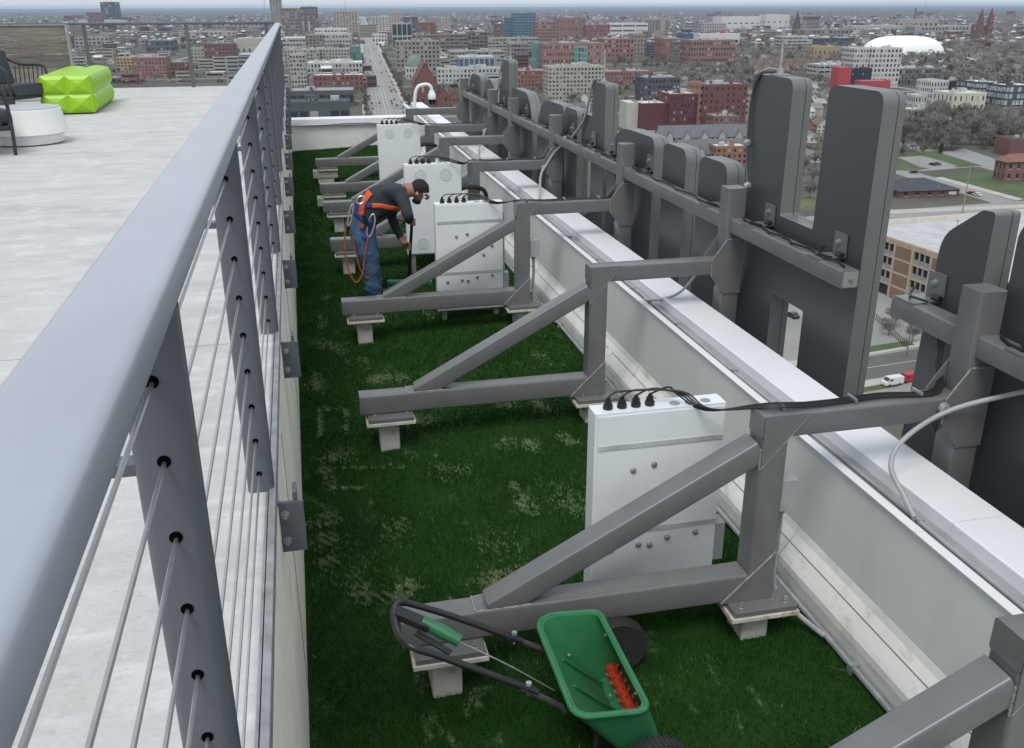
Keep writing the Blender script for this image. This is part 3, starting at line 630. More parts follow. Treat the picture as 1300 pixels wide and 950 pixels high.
# small boxes and bent pipes on the columns
for fi in (1, 3):
    e = empty('junction_box', (1.85, FY[fi], -.55)); tag(e, 'small grey junction box on the column of the ' + ('near frame by the spreader' if fi == 1 else 'frame beside the worker'), 'junction box', 'boxes on frame columns')
    P(MB().bar((1.862, FY[fi] + .08, -.62), (1.862, FY[fi] + .08, -.48), .09, .085, up=(1, 0, 0), ch=.005), 'box', CONDUIT, e)
    P(MB().tube(spline([(1.862, FY[fi] + .08, -.62), (1.865, FY[fi] + .08, -.75), (1.86, FY[fi] + .06, -1.0), (1.93, FY[fi] + .0, -1.10), (2.02, FY[fi] - .12, -1.165)]), .012, 8), 'pipe', ZINC, e, True)
    P(MB().lathe([(.019, 0), (.019, .03)], (1.862, FY[fi] + .08, -.65), 8), 'fitting', ZINC, e)
for fi in (4, 6):
    hose([(1.50, FY[fi] + .14, -.62), (1.56, FY[fi] - .03, -.45), (1.70, FY[fi] - .05, -.40), (1.86, FY[fi] - .02, -.46), (1.90, FY[fi] + .05, -.70)], .022, 'thick black hose arched over the ' + ('frame column behind the worker' if fi == 4 else 'column of the timber shimmed frame'), BLACK)
# ================================================================== worker bent over a turf tool
def worker():
    e = empty('person', (.58, 8.62, TURF_Z)); tag(e, 'worker in dark shirt, jeans and orange harness bending over a long black handle', 'person')
    J = {}; E_ = []; 
    def j(n, p, r_, par=None): J[n] = (Vector(p), r_); E_.append((par, n)) if par else None
    j('pelvis', (.475, 8.62, -.47), (.155, .165)); j('waist', (.565, 8.62, -.385), (.152, .160), 'pelvis'); j('rib', (.69, 8.62, -.310), (.165, .170), 'waist')
    j('chest', (.80, 8.62, -.265), (.155, .170), 'rib'); j('neckb', (.905, 8.62, -.235), (.085, .085), 'chest'); j('neck', (.965, 8.62, -.225), (.060, .062), 'neckb')
    j('skull', (1.04, 8.62, -.215), (.088, .082), 'neck'); j('crown', (1.085, 8.62, -.225), (.082, .078), 'skull'); j('face', (1.062, 8.62, -.295), (.070, .066), 'skull'); j('jaw', (1.020, 8.62, -.335), (.045, .045), 'face')
    for s_, sy in (('r', -1), ('l', 1)):
        dx = 0.0 if s_ == 'r' else .022
        j('hip' + s_, (.490, 8.62 + sy * .085, -.575), (.128, .128), 'pelvis'); j('thigh' + s_, (.525 + dx * .6, 8.62 + sy * .100, -.72), (.116, .112), 'hip' + s_)
        j('knee' + s_, (.560 + dx, 8.62 + sy * .105, -.88), (.090, .088), 'thigh' + s_); j('calf' + s_, (.555 + dx, 8.62 + sy * .105, -1.03), (.086, .080), 'knee' + s_)
        j('ankle' + s_, (.580 + dx, 8.62 + sy * .105, -1.185), (.074, .068), 'calf' + s_); j('heel' + s_, (.575 + dx, 8.62 + sy * .105, -1.228), (.048, .048), 'ankle' + s_)
        j('ball' + s_, (.70 + dx, 8.62 + sy * .11, -1.236), (.046, .040), 'heel' + s_); j('toe' + s_, (.765 + dx, 8.62 + sy * .11, -1.242), (.034, .034), 'ball' + s_)
    def arm(s_, sh, el, wr, hd, pole_dir):
        j('sh' + s_, sh, (.078, .078), 'chest'); j('ua' + s_, Vector(sh).lerp(Vector(el), .5), (.062, .060), 'sh' + s_); j('el' + s_, el, (.050, .050), 'ua' + s_)
        j('fa' + s_, Vector(el).lerp(Vector(wr), .4), (.050, .048), 'el' + s_); j('wr' + s_, wr, (.034, .030), 'fa' + s_); j('palm' + s_, hd, (.036, .030), 'wr' + s_)
    arm('r', (.865, 8.455, -.245), (.905, 8.285, -.405), (.925, 8.415, -.475), (.938, 8.455, -.492), 0)
    arm('l', (.855, 8.785, -.290), (.800, 8.84, -.520), (.880, 8.700, -.715), (.905, 8.66, -.765), 0)
    def fingers(s_, c, sgn):
        c = Vector(c)
        for k in range(4):
            z = .024 - .017 * k
            a = c + Vector((.022, -.012 * sgn, z)); b = c + Vector((.046, .012 * sgn, z - .004)); d = c + Vector((.030, .036 * sgn, z - .006 + .002 * k))
            j('f%d%s' % (k, s_), a, (.0105, .0105), 'palm' + s_); j('g%d%s' % (k, s_), b, (.0095, .0095), 'f%d%s' % (k, s_)); j('h%d%s' % (k, s_), d, (.0085, .0085), 'g%d%s' % (k, s_))
        j('th' + s_, c + Vector((-.002, .018 * sgn, .030)), (.012, .012), 'palm' + s_); j('ti' + s_, c + Vector((.024, .036 * sgn, .042)), (.010, .010), 'th' + s_)
    fingers('r', (.938, 8.455, -.492), 1); fingers('l', (.905, 8.66, -.765), -1)
    names = list(J); me = bpy.data.meshes.new('body'); me.from_pydata([tuple(J[n][0]) for n in names], [(names.index(a), names.index(b)) for a, b in E_], [])
    ob = bpy.data.objects.new('body', me); COL.objects.link(ob)
    sk = ob.modifiers.new('s', 'SKIN'); sk.use_smooth_shade = True
    for i, n in enumerate(names):
        sv = me.skin_vertices[0].data[i]; sv.radius = J[n][1]; sv.use_root = (n == 'pelvis')
    ss = ob.modifiers.new('u', 'SUBSURF'); ss.levels = 2; ss.render_levels = 2
    bpy.context.view_layer.update()
    m2 = bpy.data.meshes.new_from_object(ob.evaluated_get(bpy.context.evaluated_depsgraph_get())); bpy.data.objects.remove(ob)
    m2.name = 'body'; m2.materials.clear()
    SKIN = mat('skin', (.30, .155, .10), .5, 0, .08, 30); JEAN = mat('blue_denim', (.052, .112, .205), .85, 0, .4, 14, .5, 60, (2, 2, 5)); SHIRT = mat('dark_shirt', (.022, .027, .036), .85, 0, .3, 10, .5, 30); BOOT = mat('dark_boot', (.03, .025, .02), .6)
    for m in (SKIN, JEAN, SHIRT, BOOT): m2.materials.append(m)
    # slight cloth creases
    segs_ = [(J[a][0], J[b][0], a, b) for a, b in E_]
    def region(p):
        best = 9; nm = None
        for a, b, na, nb in segs_:
            d = b - a; t = max(0, min(1, (p - a).dot(d) / max(d.length_squared, 1e-9))); q = (p - (a + d * t)).length
            if q < best: best = q; nm = (na, nb, t)
        return nm
    mi = []
    for f in m2.polygons:
        a, b, t = region(f.center); k = 2
        if b[:3] in ('sku', 'cro', 'fac', 'jaw') or b == 'neck': k = 0
        elif b[:4] == 'palm' or b[0] in 'fgh' and b[1].isdigit() or b[:2] in ('th', 'ti') and not b.startswith('thigh'): k = 0
        elif b[:2] == 'wr' and t > .9: k = 0
        elif b[:3] in ('hip', 'thi', 'kne', 'cal', 'ank'): k = 1
        elif b == 'waist' and t < .35: k = 1
        elif a == 'pelvis' and b != 'waist': k = 1
        elif b[:3] in ('hee', 'bal', 'toe'): k = 3
        mi.append(k)
    m2.polygons.foreach_set('material_index', mi)
    for v in m2.vertices:
        p = v.co
        if p.z < -.55 and p.z > -1.22 and (p.x < .75) and p.y < 8.95 and p.z < -.60:
            s_ = math.sin(p.z * 95 + p.x * 40) * .006 + math.sin(p.z * 41 + p.y * 30) * .006
            v.co = p + v.normal * s_
    m2.update()
    body = under(e, put('body', m2))
    from mathutils.bvhtree import BVHTree
    bm = bmesh.new(); bm.from_mesh(m2); bvh = BVHTree.FromBMesh(bm); bm.free()
    # hair and beard
    HAIR = mat('black_hair', (.008, .007, .007), .7, 0, .4, 60, .8, 200)
    hb_ = MB(); hv = []; n1, n2 = 14, 9
    for i in range(n2 + 1):
        for k in range(n1):
            th = math.pi * .56 * i / n2; ph = 2 * math.pi * k / n1
            ax = Vector((.16, 0, .98)).normalized(); e1 = Vector((0, 1, 0)); e2 = ax.cross(e1)
            r_ = .094 + random.uniform(-.003, .003)
            d = ax * math.cos(th) + (e1 * math.cos(ph) * .90 + e2 * math.sin(ph)) * math.sin(th); hv.append(Vector((1.052, 8.62, -.226)) + d * r_)
    hf = [(i * n1 + k, i * n1 + (k + 1) % n1, (i + 1) * n1 + (k + 1) % n1, (i + 1) * n1 + k) for i in range(n2) for k in range(n1)]
    hb_.add(hv, hf); P(hb_, 'hair', HAIR, e, True)
    P(MB().lathe([(.004, -.030), (.030, -.024), (.044, -.006), (.040, .012), (.020, .024)], (1.022, 8.62, -.338), 12, (-.3, 0, -.95)), 'beard', HAIR, e, True)
    P(MB().tube([(1.105, 8.62, -.275), (1.135, 8.62, -.310), (1.110, 8.62, -.325)], [.012, .016, .010], 6), 'nose', SKIN, e, True)
    for sy in (-1, 1):
        P(MB().tube([(1.020, 8.62 + sy * .083, -.235), (1.018, 8.62 + sy * .093, -.255), (1.024, 8.62 + sy * .083, -.285)], [.010, .016, .008], 6), 'ear', SKIN, e, True)
        P(MB().tube([(1.035, 8.62 + sy * .085, -.262), (1.095, 8.62 + sy * .078, -.300), (1.135, 8.62 + sy * .05, -.292), (1.14, 8.62 + sy * .01, -.29)], .004, 5), 'glasses', BLACK, e, True)
    # harness straps pressed on to the body
    ORG = mat('orange_webbing', (.62, .095, .022), .6, 0, .15, 60); BLU = mat('blue_webbing', (.022, .035, .20), .7, 0, .2, 60)
    def strap(pts, wd, m, name='harness_strap', lift=.007, dirv=(0, 1, 0)):
        vv = []; fs = []; k = 0; pp = spline([(x, 0, z) for x, z in pts], 7)
        for i, p in enumerate(pp):
            q = pp[min(i + 1, len(pp) - 1)] - pp[max(i - 1, 0)]; nrm = Vector((-q.z, 0, q.x)).normalized(); row = []
            for s_ in (-.5, -.17, .17, .5):
                o = Vector((p.x, 7.5, p.z)) + nrm * wd * s_; h, nn, _, _ = bvh.ray_cast(o, Vector((0, 1, 0)))
                if h is None: h, nn, _, _ = bvh.find_nearest(Vector((o.x, 8.5, o.z)))
                row.append(h + nn * lift)
            vv += row
        for i in range(len(pp) - 1):
            for c in range(3): a = i * 4 + c; fs.append((a, a + 1, a + 5, a + 4))
        mb_ = MB(); mb_.add(vv, fs); o = P(mb_, name, m, e, True); md = o.modifiers.new('t', 'SOLIDIFY'); md.thickness = .005; return o
    strap([(.845, -.375), (.76, -.355), (.68, -.335), (.60, -.33)], .045, ORG); strap([(.60, -.33), (.53, -.335), (.46, -.36)], .045, BLU)
    strap([(.60, -.22), (.55, -.28), (.515, -.35), (.50, -.42)], .042, ORG); strap([(.42, -.38), (.50, -.44), (.585, -.50)], .055, BLU, 'belt')
    strap([(.50, -.62), (.56, -.52), (.62, -.45)], .040, BLU); strap([(.88, -.48), (.87, -.55)], .030, BLU)
    P(MB().bar((.52, 8.435, -.40), (.545, 8.44, -.50), .045, .07, up=(0, 1, 0), ch=.01), 'tool_pouch', BLACK, e)
    P(MB().bar((.475, 8.435, -.50), (.505, 8.435, -.51), .04, .035, up=(0, 1, 0), ch=.004), 'leather_patch', mat('leather', (.30, .09, .03), .7), e)
    # carabiners and orange lanyards
    AL = mat('aluminium', (.62, .63, .64), .3, .8, .1, 20)
    def ring(c, rx, rz, m, name):
        c = Vector(c); pts = [c + Vector((rx * math.cos(t) + .25 * rz * math.sin(t), 0, rz * math.sin(t))) for t in [2 * math.pi * k / 16 for k in range(17)]]; P(MB().tube(pts, .0075, 6), name, m, e, True)
    ring((.575, 8.425, -.50), .030, .105, AL, 'carabiner'); ring((.40, 8.45, -.40), .016, .10, AL, 'carabiner'); ring((.50, 8.46, -.27), .035, .035, AL, 'back_ring')
    ROPE = mat('orange_rope', (.36, .085, .03), .7, 0, .3, 90)
    P(MB().tube(spline([(.36, 8.46, -.46), (.335, 8.45, -.62), (.335, 8.44, -.85), (.40, 8.43, -1.02), (.47, 8.43, -.95), (.51, 8.42, -.75), (.545, 8.42, -.60)]), .0072, 7), 'lanyard', ROPE, e, True)
    P(MB().tube(spline([(.40, 8.47, -.60), (.43, 8.46, -.78), (.46, 8.45, -.92), (.52, 8.45, -1.0), (.56, 8.44, -.93), (.57, 8.45, -.80)]), .0062, 7), 'lanyard', ROPE, e, True)
worker()
# the tool: black pole and a wide teal brush head lying on the turf
e = empty('turf_broom', (.95, 8.95, TURF_Z)); tag(e, 'black handled turf broom with a teal head held by the worker', 'broom')
P(MB().tube([(.962, 8.49, -.44), (.945, 8.93, -1.205)], .0145, 10), 'handle', BLACKM, e, True)
P(MB().bar((.745, 8.98, -1.205), (1.18, 8.90, -1.205), .085, .05, ch=.01), 'head', mat('teal_plastic', (.012, .15, .12), .5), e)
P(MB().bar((.745, 8.98, -1.240), (1.18, 8.90, -1.240), .065, .032, ch=.004), 'bristles', mat('grey_bristle', (.33, .36, .36), .9, 0, .3, 200), e)
P(MB().tube([(.945, 8.93, -1.21), (.95, 8.94, -1.175)], .028, 10), 'socket', BLACK, e)

# ================================================================== green drop spreader
def spreader():
    e = empty('drop_spreader', (1.0, 2.64, turf_z(1.0))); tag(e, 'green plastic drop spreader with black wheels standing on the turf', 'spreader')
    GRN = mat('green_hopper_plastic', (.028, .170, .070), .48, 0, .10, 5, .05, 40); stain(GRN, (.12, .30, .17), 7, .56, .75, (1, 1, 1), .5)
    # outer shell: rim loop and bottom loop, walls with thickness
    def loop(x0, x1, y0, y1, z0, z1, r0):
        o = []
        for (sx, sy, a0, f) in ((1, 1, 0, .8), (-1, 1, 90, 2.0), (-1, -1, 180, 1.2), (1, -1, 270, 1)):
            r_ = r0 * f; cx = (x1 - r_) if sx > 0 else (x0 + r_); cy = (y1 - r_) if sy > 0 else (y0 + r_)
            for k in range(6):
                a = R(a0 + 90 * k / 5); x = cx + r_ * math.cos(a); y = cy + r_ * math.sin(a); o.append(Vector((x, y, z0 + (z1 - z0) * (x - x0) / (x1 - x0))))
        return o
    rim = loop(.735, 1.000, 2.345, 2.915, -.845, -.865, .045); low = loop(.985, 1.110, 2.41, 2.885, -1.175, -1.165, .020)
    mid = loop(.765, 1.014, 2.355, 2.905, -.90, -.90, .045)
    rim_i = loop(.750, .986, 2.360, 2.900, -.847, -.867, .040); mid_i = loop(.778, 1.002, 2.367, 2.892, -.90, -.90, .040); low_i = loop(.995, 1.100, 2.400, 2.875, -1.165, -1.155, .016)
    n = len(rim); mb_ = MB(); vv = low + mid + rim + rim_i + mid_i + low_i; fs = []
    for b in range(5):
        for k in range(n): fs.append((b * n + k, b * n + (k + 1) % n, (b + 1) * n + (k + 1) % n, (b + 1) * n + k))
    fs.append(tuple(range(5 * n, 6 * n))); fs.append(tuple(range(n))[::-1]); mb_.add(vv, fs)
    hop = P(mb_, 'hopper', GRN, e, True)
    P(MB().tube([Vector(p) + Vector((0, 0, -.004)) for p in rim + [rim[0]]], .0105, 8, False), 'hopper_rim', GRN, e, True)
    for y in (2.48, 2.63, 2.78):   # ribs pressed into the sloping back wall
        P(MB().tube([(.802, y - .05, -.922), (.897, y - .01, -1.032), (.99, y + .03, -1.135)], .0055, 6), 'wall_rib', GRN, e, True)
    for p in ((.845, 2.80, -.965), (.845, 2.45, -.965), (.99, 2.72, -1.12), (1.004, 2.84, -.93), (1.006, 2.50, -.93)):
        P(MB().lathe([(.007, 0), (.005, .006)], p, 8, (.6, 0, .8)), 'screw', ZINC, e)
    REDM = mat('red_agitator_plastic', (.46, .045, .018), .5, 0, .1, 20)
    ag = P(MB().tube([(1.046, 2.405, -1.118), (1.046, 2.872, -1.118)], .024, 12), 'agitator', REDM, e, True)
    tb_ = MB()
    for k in range(19):
        for a in range(6):
            t = a * 1.047 + k * .5; y = 2.43 + k * .024
            tb_.tube([(1.046 + .021 * math.cos(t), y, -1.118 + .021 * math.sin(t)), (1.046 + .033 * math.cos(t), y, -1.118 + .033 * math.sin(t))], [.0045, .0025], 4)
    P(tb_, 'agitator_teeth', REDM, e)['kind'] = 'stuff'
    TYRE = mat('tyre_rubber', (.022, .022, .023), .7, 0, .2, 30)
    for y, sg, xw in ((2.985, 1, 1.105), (2.322, -1, 1.020)):
        c = (xw, y, turf_z(xw) + .128)
        wl = P(MB().lathe([(.085, -.026), (.118, -.030), (.124, -.018), (.124, .018), (.118, .030), (.085, .026)], c, 36, (0, 1, 0)), 'wheel', TYRE, e, True)
        tr = MB()
        for k in range(44):
            t = 2 * math.pi * k / 44; d = Vector((math.cos(t), 0, math.sin(t))); tr.bar(Vector(c) + d * .1225 + Vector((0, -.026, 0)), Vector(c) + d * .1225 + Vector((0, .026, 0)), .008, .008, up=d, ch=0)
        P(tr, 'tread', TYRE, e)['kind'] = 'stuff'
        P(MB().lathe([(.010, .004), (.086, .006), (.086, .012), (.010, .016)], (c[0], y - .01 * sg, c[2]), 28, (0, sg, 0)), 'wheel_disc', BLACKM, e, True)
        for k in range(6):
            t = 2 * math.pi * k / 6 + .3; d = Vector((math.cos(t), 0, math.sin(t))); P(MB().bar(Vector(c) + d * .02 + Vector((0, .012 * sg, 0)), Vector(c) + d * .088 + Vector((0, .012 * sg, 0)), .012, .016, up=(0, 1, 0), ch=.002), 'spoke', BLACKM, e)
        P(MB().lathe([(.02, -.03), (.02, .03)], c, 14, (0, 1, 0)), 'hub', BLACKM, e)
    for ya, yb_, xa, xb in ((2.28, 2.43, 1.02, 1.03), (2.86, 3.04, 1.12, 1.138)): P(MB().tube([(xa, ya, turf_z(1.1) + .128), (xb, yb_, turf_z(1.1) + .128)], .009, 8), 'axle', BLACKM, e)
    # U handle, lower tubes and clamps
    hp = spline([(.66, 2.795, -.865), (.45, 2.80, -.742), (.285, 2.80, -.652), (.215, 2.785, -.615), (.185, 2.72, -.600), (.182, 2.62, -.592), (.190, 2.55, -.585), (.225, 2.50, -.592), (.30, 2.495, -.632), (.47, 2.49, -.735), (.64, 2.485, -.840)], 8)
    P(MB().tube(hp, .0125, 10), 'handle', BLACKM, e, True)
    for y, x in ((2.795, .66), (2.485, .64)):
        P(MB().tube([(x - .06, y, -.832 if y > 2.6 else -.808), (x + .085, y, -.916), (x + .105, y, -.945)], .011, 8), 'handle_tube', mat('worn_black_tube', (.06, .06, .06), .5, 0, .4, 30), e, True)
        P(MB().lathe([(.006, -.025), (.006, .028)], (x - .03, y, -.845 if y > 2.6 else -.82), 6, (0, 0, 1)).lathe([(.011, .016), (.011, .026)], (x - .03, y, -.845 if y > 2.6 else -.82), 6, (0, 0, 1)), 'wing_bolt', ZINC, e)
    P(MB().bar((.19, 2.70, -.59), (.30, 2.645, -.628), .05, .03, ch=.008), 'lever_bracket', BLACK, e)
    P(MB().tube([(.275, 2.66, -.612), (.33, 2.635, -.640), (.395, 2.60, -.672)], [.020, .026, .022], 12), 'lever_grip', mat('green_grip', (.022, .14, .06), .45), e, True)
    P(MB().bar((.25, 2.63, -.635), (.355, 2.555, -.680), .024, .010, ch=.003), 'trigger', BLACK, e)
    P(MB().tube(spline([(.39, 2.60, -.672), (.56, 2.60, -.80), (.74, 2.62, -.965)]), .0028, 5), 'control_wire', ZINC, e)
    P(MB().tube(spline([(.84, 2.42, -1.0), (.83, 2.40, -1.12), (.86, 2.36, -1.225), (.90, 2.32, -1.24)]), .010, 7), 'stand_leg', BLACKM, e, True)
    P(MB().box(.90, 1.12, 2.42, 2.84, -1.215, -1.178), 'drop_plate', BLACKM, e)
spreader()

# ================================================================== white dome camera on a gooseneck by the far corner
e = empty('security_camera', (2.03, 16.5, -.5)); tag(e, 'white dome security camera hanging from a gooseneck arm at the far corner', 'camera')
WP = mat('white_camera_paint', (.74, .75, .75), .35, 0, .03, 5)
P(MB().tube(spline([(1.96, 16.5, -.60), (1.985, 16.5, -.30), (2.01, 16.5, -.05), (2.06, 16.5, .07), (2.14, 16.5, .105), (2.235, 16.5, .105), (2.285, 16.5, .06), (2.295, 16.5, -.02)]), .028, 12), 'arm', WP, e, True)
P(MB().lathe([(.045, .03), (.050, -.01), (.066, -.03), (.070, -.10), (.066, -.115)], (2.295, 16.5, -.02), 20), 'housing', WP, e, True)
P(MB().lathe([(.060, -.115), (.062, -.15), (.056, -.175), (.040, -.205), (.012, -.222)], (2.295, 16.5, -.02), 20), 'dome', mat('smoked_dome', (.01, .01, .012), .12), e, True)
P(MB().box(1.90, 2.03, 16.44, 16.56, -.70, -.59), 'base', WP, e)

# ================================================================== deck furniture
def green_bench():
    e = empty('tufted_bench', (-3.03, 15.0, 0), R(2.5)); tag(e, 'lime green tufted bench with pyramid studs on the deck', 'bench')
    LIME = mat('lime_vinyl', (.27, .52, .012), .36, 0, .05, 3)
    x0, x1, y0, y1, z0, z1 = -.31, .31, -.98, .98, .02, .50
    mb_ = MB()
    def face(o, u, v, nu, nv, nrm, d):
        o = Vector(o); u = Vector(u); v = Vector(v); nrm = Vector(nrm)
        for a in range(nu):
            for b in range(nv):
                p = [o + u * (a / nu) + v * (b / nv), o + u * ((a + 1) / nu) + v * (b / nv), o + u * ((a + 1) / nu) + v * ((b + 1) / nv), o + u * (a / nu) + v * ((b + 1) / nv)]
                c = sum(p, Vector()) / 4; q = [c + (k - c) * .14 + nrm * d for k in p]; r_ = [c + (k - c) * .62 + nrm * d * .62 for k in p]
                vv = p + r_ + q; mb_.add(vv, [(0, 1, 5, 4), (1, 2, 6, 5), (2, 3, 7, 6), (3, 0, 4, 7), (4, 5, 9, 8), (5, 6, 10, 9), (6, 7, 11, 10), (7, 4, 8, 11), (8, 9, 10, 11)])
    L_, W_, H_ = y1 - y0, x1 - x0, z1 - z0
    face((x0, y0, z0), (W_, 0, 0), (0, 0, H_), 2, 2, (0, -1, 0), .052); face((x1, y0, z0), (0, L_, 0), (0, 0, H_), 8, 2, (1, 0, 0), .05)
    face((x0, y1, z0), (0, -L_, 0), (0, 0, H_), 8, 2, (-1, 0, 0), .06); face((x1, y1, z0), (-W_, 0, 0), (0, 0, H_), 2, 2, (0, 1, 0), .06)
    face((x0, y0, z1), (W_, 0, 0), (0, L_, 0), 2, 8, (0, 0, 1), .032)
    mb_.build('cushion', LIME, e); MB().box(x0 + .03, x1 - .03, y0 + .03, y1 - .03, 0.0, .03).build('base', BLACK, e)
green_bench()
e = empty('round_table', (-2.82, 11.08, 0)); tag(e, 'low round white drum table on the deck', 'table')
WT = mat('white_fibreglass', (.78, .79, .77), .3, 0, .02, 4)
P(MB().lathe([(.30, .0), (.345, .012), (.355, .09), (.405, .115), (.400, .13), (.365, .355), (.350, .362)], (-2.82, 11.08, .002), 48), 'drum', WT, e, True)
P(MB().lathe([(.352, 0), (.352, .008)], (-2.82, 11.08, .366), 48), 'top', mat('white_top', (.60, .63, .67), .18, 0, .02, 4), e, True)
def lounge_chair(loc, rz, lb):
    e = empty('lounge_chair', loc, rz); tag(e, lb, 'chair', 'dark rope lounge chairs on the deck')
    DK = mat('charcoal_frame', (.028, .030, .034), .5); CU = mat('charcoal_cushion', (.055, .060, .070), .9, 0, .15, 20, .3, 80)
    for sx in (-1, 1):
        pts = spline([(sx * .33, -.30, 0), (sx * .34, -.31, .30), (sx * .345, -.29, .58), (sx * .345, -.20, .64), (sx * .345, .10, .64), (sx * .33, .30, .70), (sx * .25, .37, .73)], 6)
        MB().tube(pts, .018, 8).build('arm_frame', DK, e, True)
        MB().tube([(sx * .32, .30, .30), (sx * .31, .36, 0)], .016, 8).build('leg', DK, e, True)
        for k in range(7): MB().tube([(sx * .343, -.24 + k * .075, .63), (sx * .325, -.22 + k * .075, .28)], .007, 5).build('rope', DK, e)
    MB().tube(spline([(-.25, .37, .73), (0, .40, .74), (.25, .37, .73)], 6), .018, 8).build('back_rail', DK, e, True)
    MB().bar((0, -.31, .26), (0, .32, .26), .66, .05, ch=.015).build('seat_frame', DK, e)
    MB().bar((0, -.34, .355), (0, .24, .335), .60, .13, ch=.05, seg=4).build('seat_cushion', CU, e, True)
    MB().bar((0, .235, .40), (0, .33, .80), .58, .13, up=(0, 1, 0), ch=.05, seg=4).build('back_cushion', CU, e, True)
    for k in range(9): MB().tube([(-.28 + k * .07, .36, .73), (-.27 + k * .0675, .31, .28)], .007, 5).build('rope', DK, e)
lounge_chair((-3.66, 14.0, 0), R(60), 'charcoal rope lounge chair beside the lime green bench')
lounge_chair((-3.15, 10.30, 0), R(118), 'charcoal lounge chair cut by the left edge, before the white table')
def wood_screen(x0, x1, y, z0, z1, nb, lb, rz=0, cap=True):
    e = empty('timber_screen', ((x0 + x1) / 2, y, 0), rz); tag(e, lb, 'screen')
    h = (z1 - z0) / nb
    for k in range(nb):
        m = mat('weathered_plank_%d' % (k % 3), [(.17, .15, .135), (.21, .19, .17), (.145, .13, .12)][k % 3], .8, 0, .35, 3, .4, 20, (1.2, 8, 14))
        cut = x0 + (x1 - x0) * (.35 + .3 * ((k * 7) % 3) / 2)
        for a, b in ((x0, cut), (cut, x1)):
            MB().box(a - (x0 + x1) / 2 + .002, b - (x0 + x1) / 2 - .002, -.012, .012, z0 + k * h + .003, z0 + (k + 1) * h - .003).build('plank', m, e)
    w_ = (x1 - x0) / 2
    if cap: MB().box(w_ + .001, w_ + .03, -.05, .05, 0, z1 + .01).build('edge_post', ZINC, e); MB().box(-w_, w_, -.03, .03, z1 + .001, z1 + .015).build('cap', ZINC, e)
wood_screen(-7.0, -3.30, 16.1, .08, 1.10, 5, 'grey weathered plank screen behind the lounge chairs')
wood_screen(-5.6, -3.75, 14.4, .10, .88, 4, 'lower weathered plank screen at the left edge behind the chair', 0, False)
# ================================================================== the city below
GA = R(3.95)
gx = Vector((math.cos(GA), -math.sin(GA), 0)); gy = Vector((math.sin(GA), math.cos(GA), 0))
def proj(p):
    d = Vector(p) - CAM; z = d.dot(Fv); return CXP + FPX * d.dot(Rv) / z, CYP - FPX * d.dot(Uv) / z
def solve_w(p, dirv, px):
    d = p - CAM; k = (px - CXP) / FPX; return (k * d.dot(Fv) - d.dot(Rv)) / (dirv.dot(Rv) - k * dirv.dot(Fv))
def solve_h(p, py):
    d = p - CAM; k = (CYP - py) / FPX; u = Vector((0, 0, 1)); return (k * d.dot(Fv) - d.dot(Uv)) / (u.dot(Uv) - k * u.dot(Fv))

# ground sheet to the horizon
gm = mat('city_ground', (.085, .080, .068), .95, 0, .2, .012, 0, None, (1, 1, 1), .1, (.135, .130, .115))
stain(gm, (.060, .085, .038), .010, .52, .66, (1, 1, 1), .75, 31.0); stain(gm, (.20, .195, .19), .022, .62, .70, (1, 1, 1), .8, 77.0)
mb = MB(); mb.add([(-70000, -4000, GZ), (70000, -4000, GZ), (70000, 90000, GZ), (-70000, 90000, GZ)], [(0, 1, 2, 3)])
tag(mb.build('ground', gm), kind='structure')
ASPH = mat('asphalt', (.105, .104, .102), .9, 0, .14, .06, 0); ASPH2 = mat('pale_asphalt', (.245, .24, .23), .9, 0, .12, .08, 0)
stain(ASPH2, (.17, .17, .165), .05, .55, .7); PAINT = mat('road_paint', (.55, .55, .53), .8, 0, .1, 1); PAINTY = mat('yellow_road_paint', (.42, .30, .06), .8, 0, .1, 1)
WALK = mat('pavement_concrete', (.38, .365, .335), .9, 0, .12, .2); LAWN = mat('spring_lawn', (.060, .092, .034), .95, 0, .25, .08); stain(LAWN, (.13, .125, .06), .12, .55, .7)
def strip(name, a, b, wd, m, z, kind='structure'):
    a = Vector(a); b = Vector(b); d = (b - a).normalized(); s_ = Vector((-d.y, d.x, 0)) * wd / 2; zz = Vector((0, 0, z))
    return tag(MB().add([a - s_ + zz, b - s_ + zz, b + s_ + zz, a + s_ + zz], [(0, 1, 2, 3)]).build(name, m), kind=kind)
G0 = Vector((0, 0, GZ))
def gp(u, v): return G0 + gx * u + gy * v           # grid coordinates on the ground
# main avenue: centre line u = 19, 29 m wide
AVU = 19.0
strip('avenue_pavement', gp(AVU, 150), gp(AVU, 9000), 42, WALK, .02)
strip('avenue', gp(AVU, 150), gp(AVU, 9000), 29, ASPH2, .05)
mk = MB()
for o in (-10.6, -7.2, -3.8, 3.8, 7.2, 10.6):
    for v in range(600, 2600, 14):
        a = gp(AVU + o, v); b = gp(AVU + o, v + 6); s_ = gx * .16; z = Vector((0, 0, .06)); mk.add([a - s_ + z, a + s_ + z, b + s_ + z, b - s_ + z], [(0, 1, 2, 3)])
for o in (-1.6, 1.6):
    a = gp(AVU + o, 600); b = gp(AVU + o, 4000); s_ = gx * .18; z = Vector((0, 0, .06)); mk.add([a - s_ + z, a + s_ + z, b + s_ + z, b - s_ + z], [(0, 1, 2, 3)])
tag(mk.build('lane_markings', PAINT), kind='structure')
for v in (640, 760, 905, 1060, 1230, 1420, 1650, 1900, 2250, 2700, 3300, 4000, 5000):
    strip('cross_street', gp(-1600, v), gp(2600, v), 11, ASPH2, .035)
for u in (-760, -520, -300, -130, 150, 330, 560, 800, 1080, 1400):
    strip('side_street', gp(u, 420), gp(u, 5200), 10, ASPH2, .03)

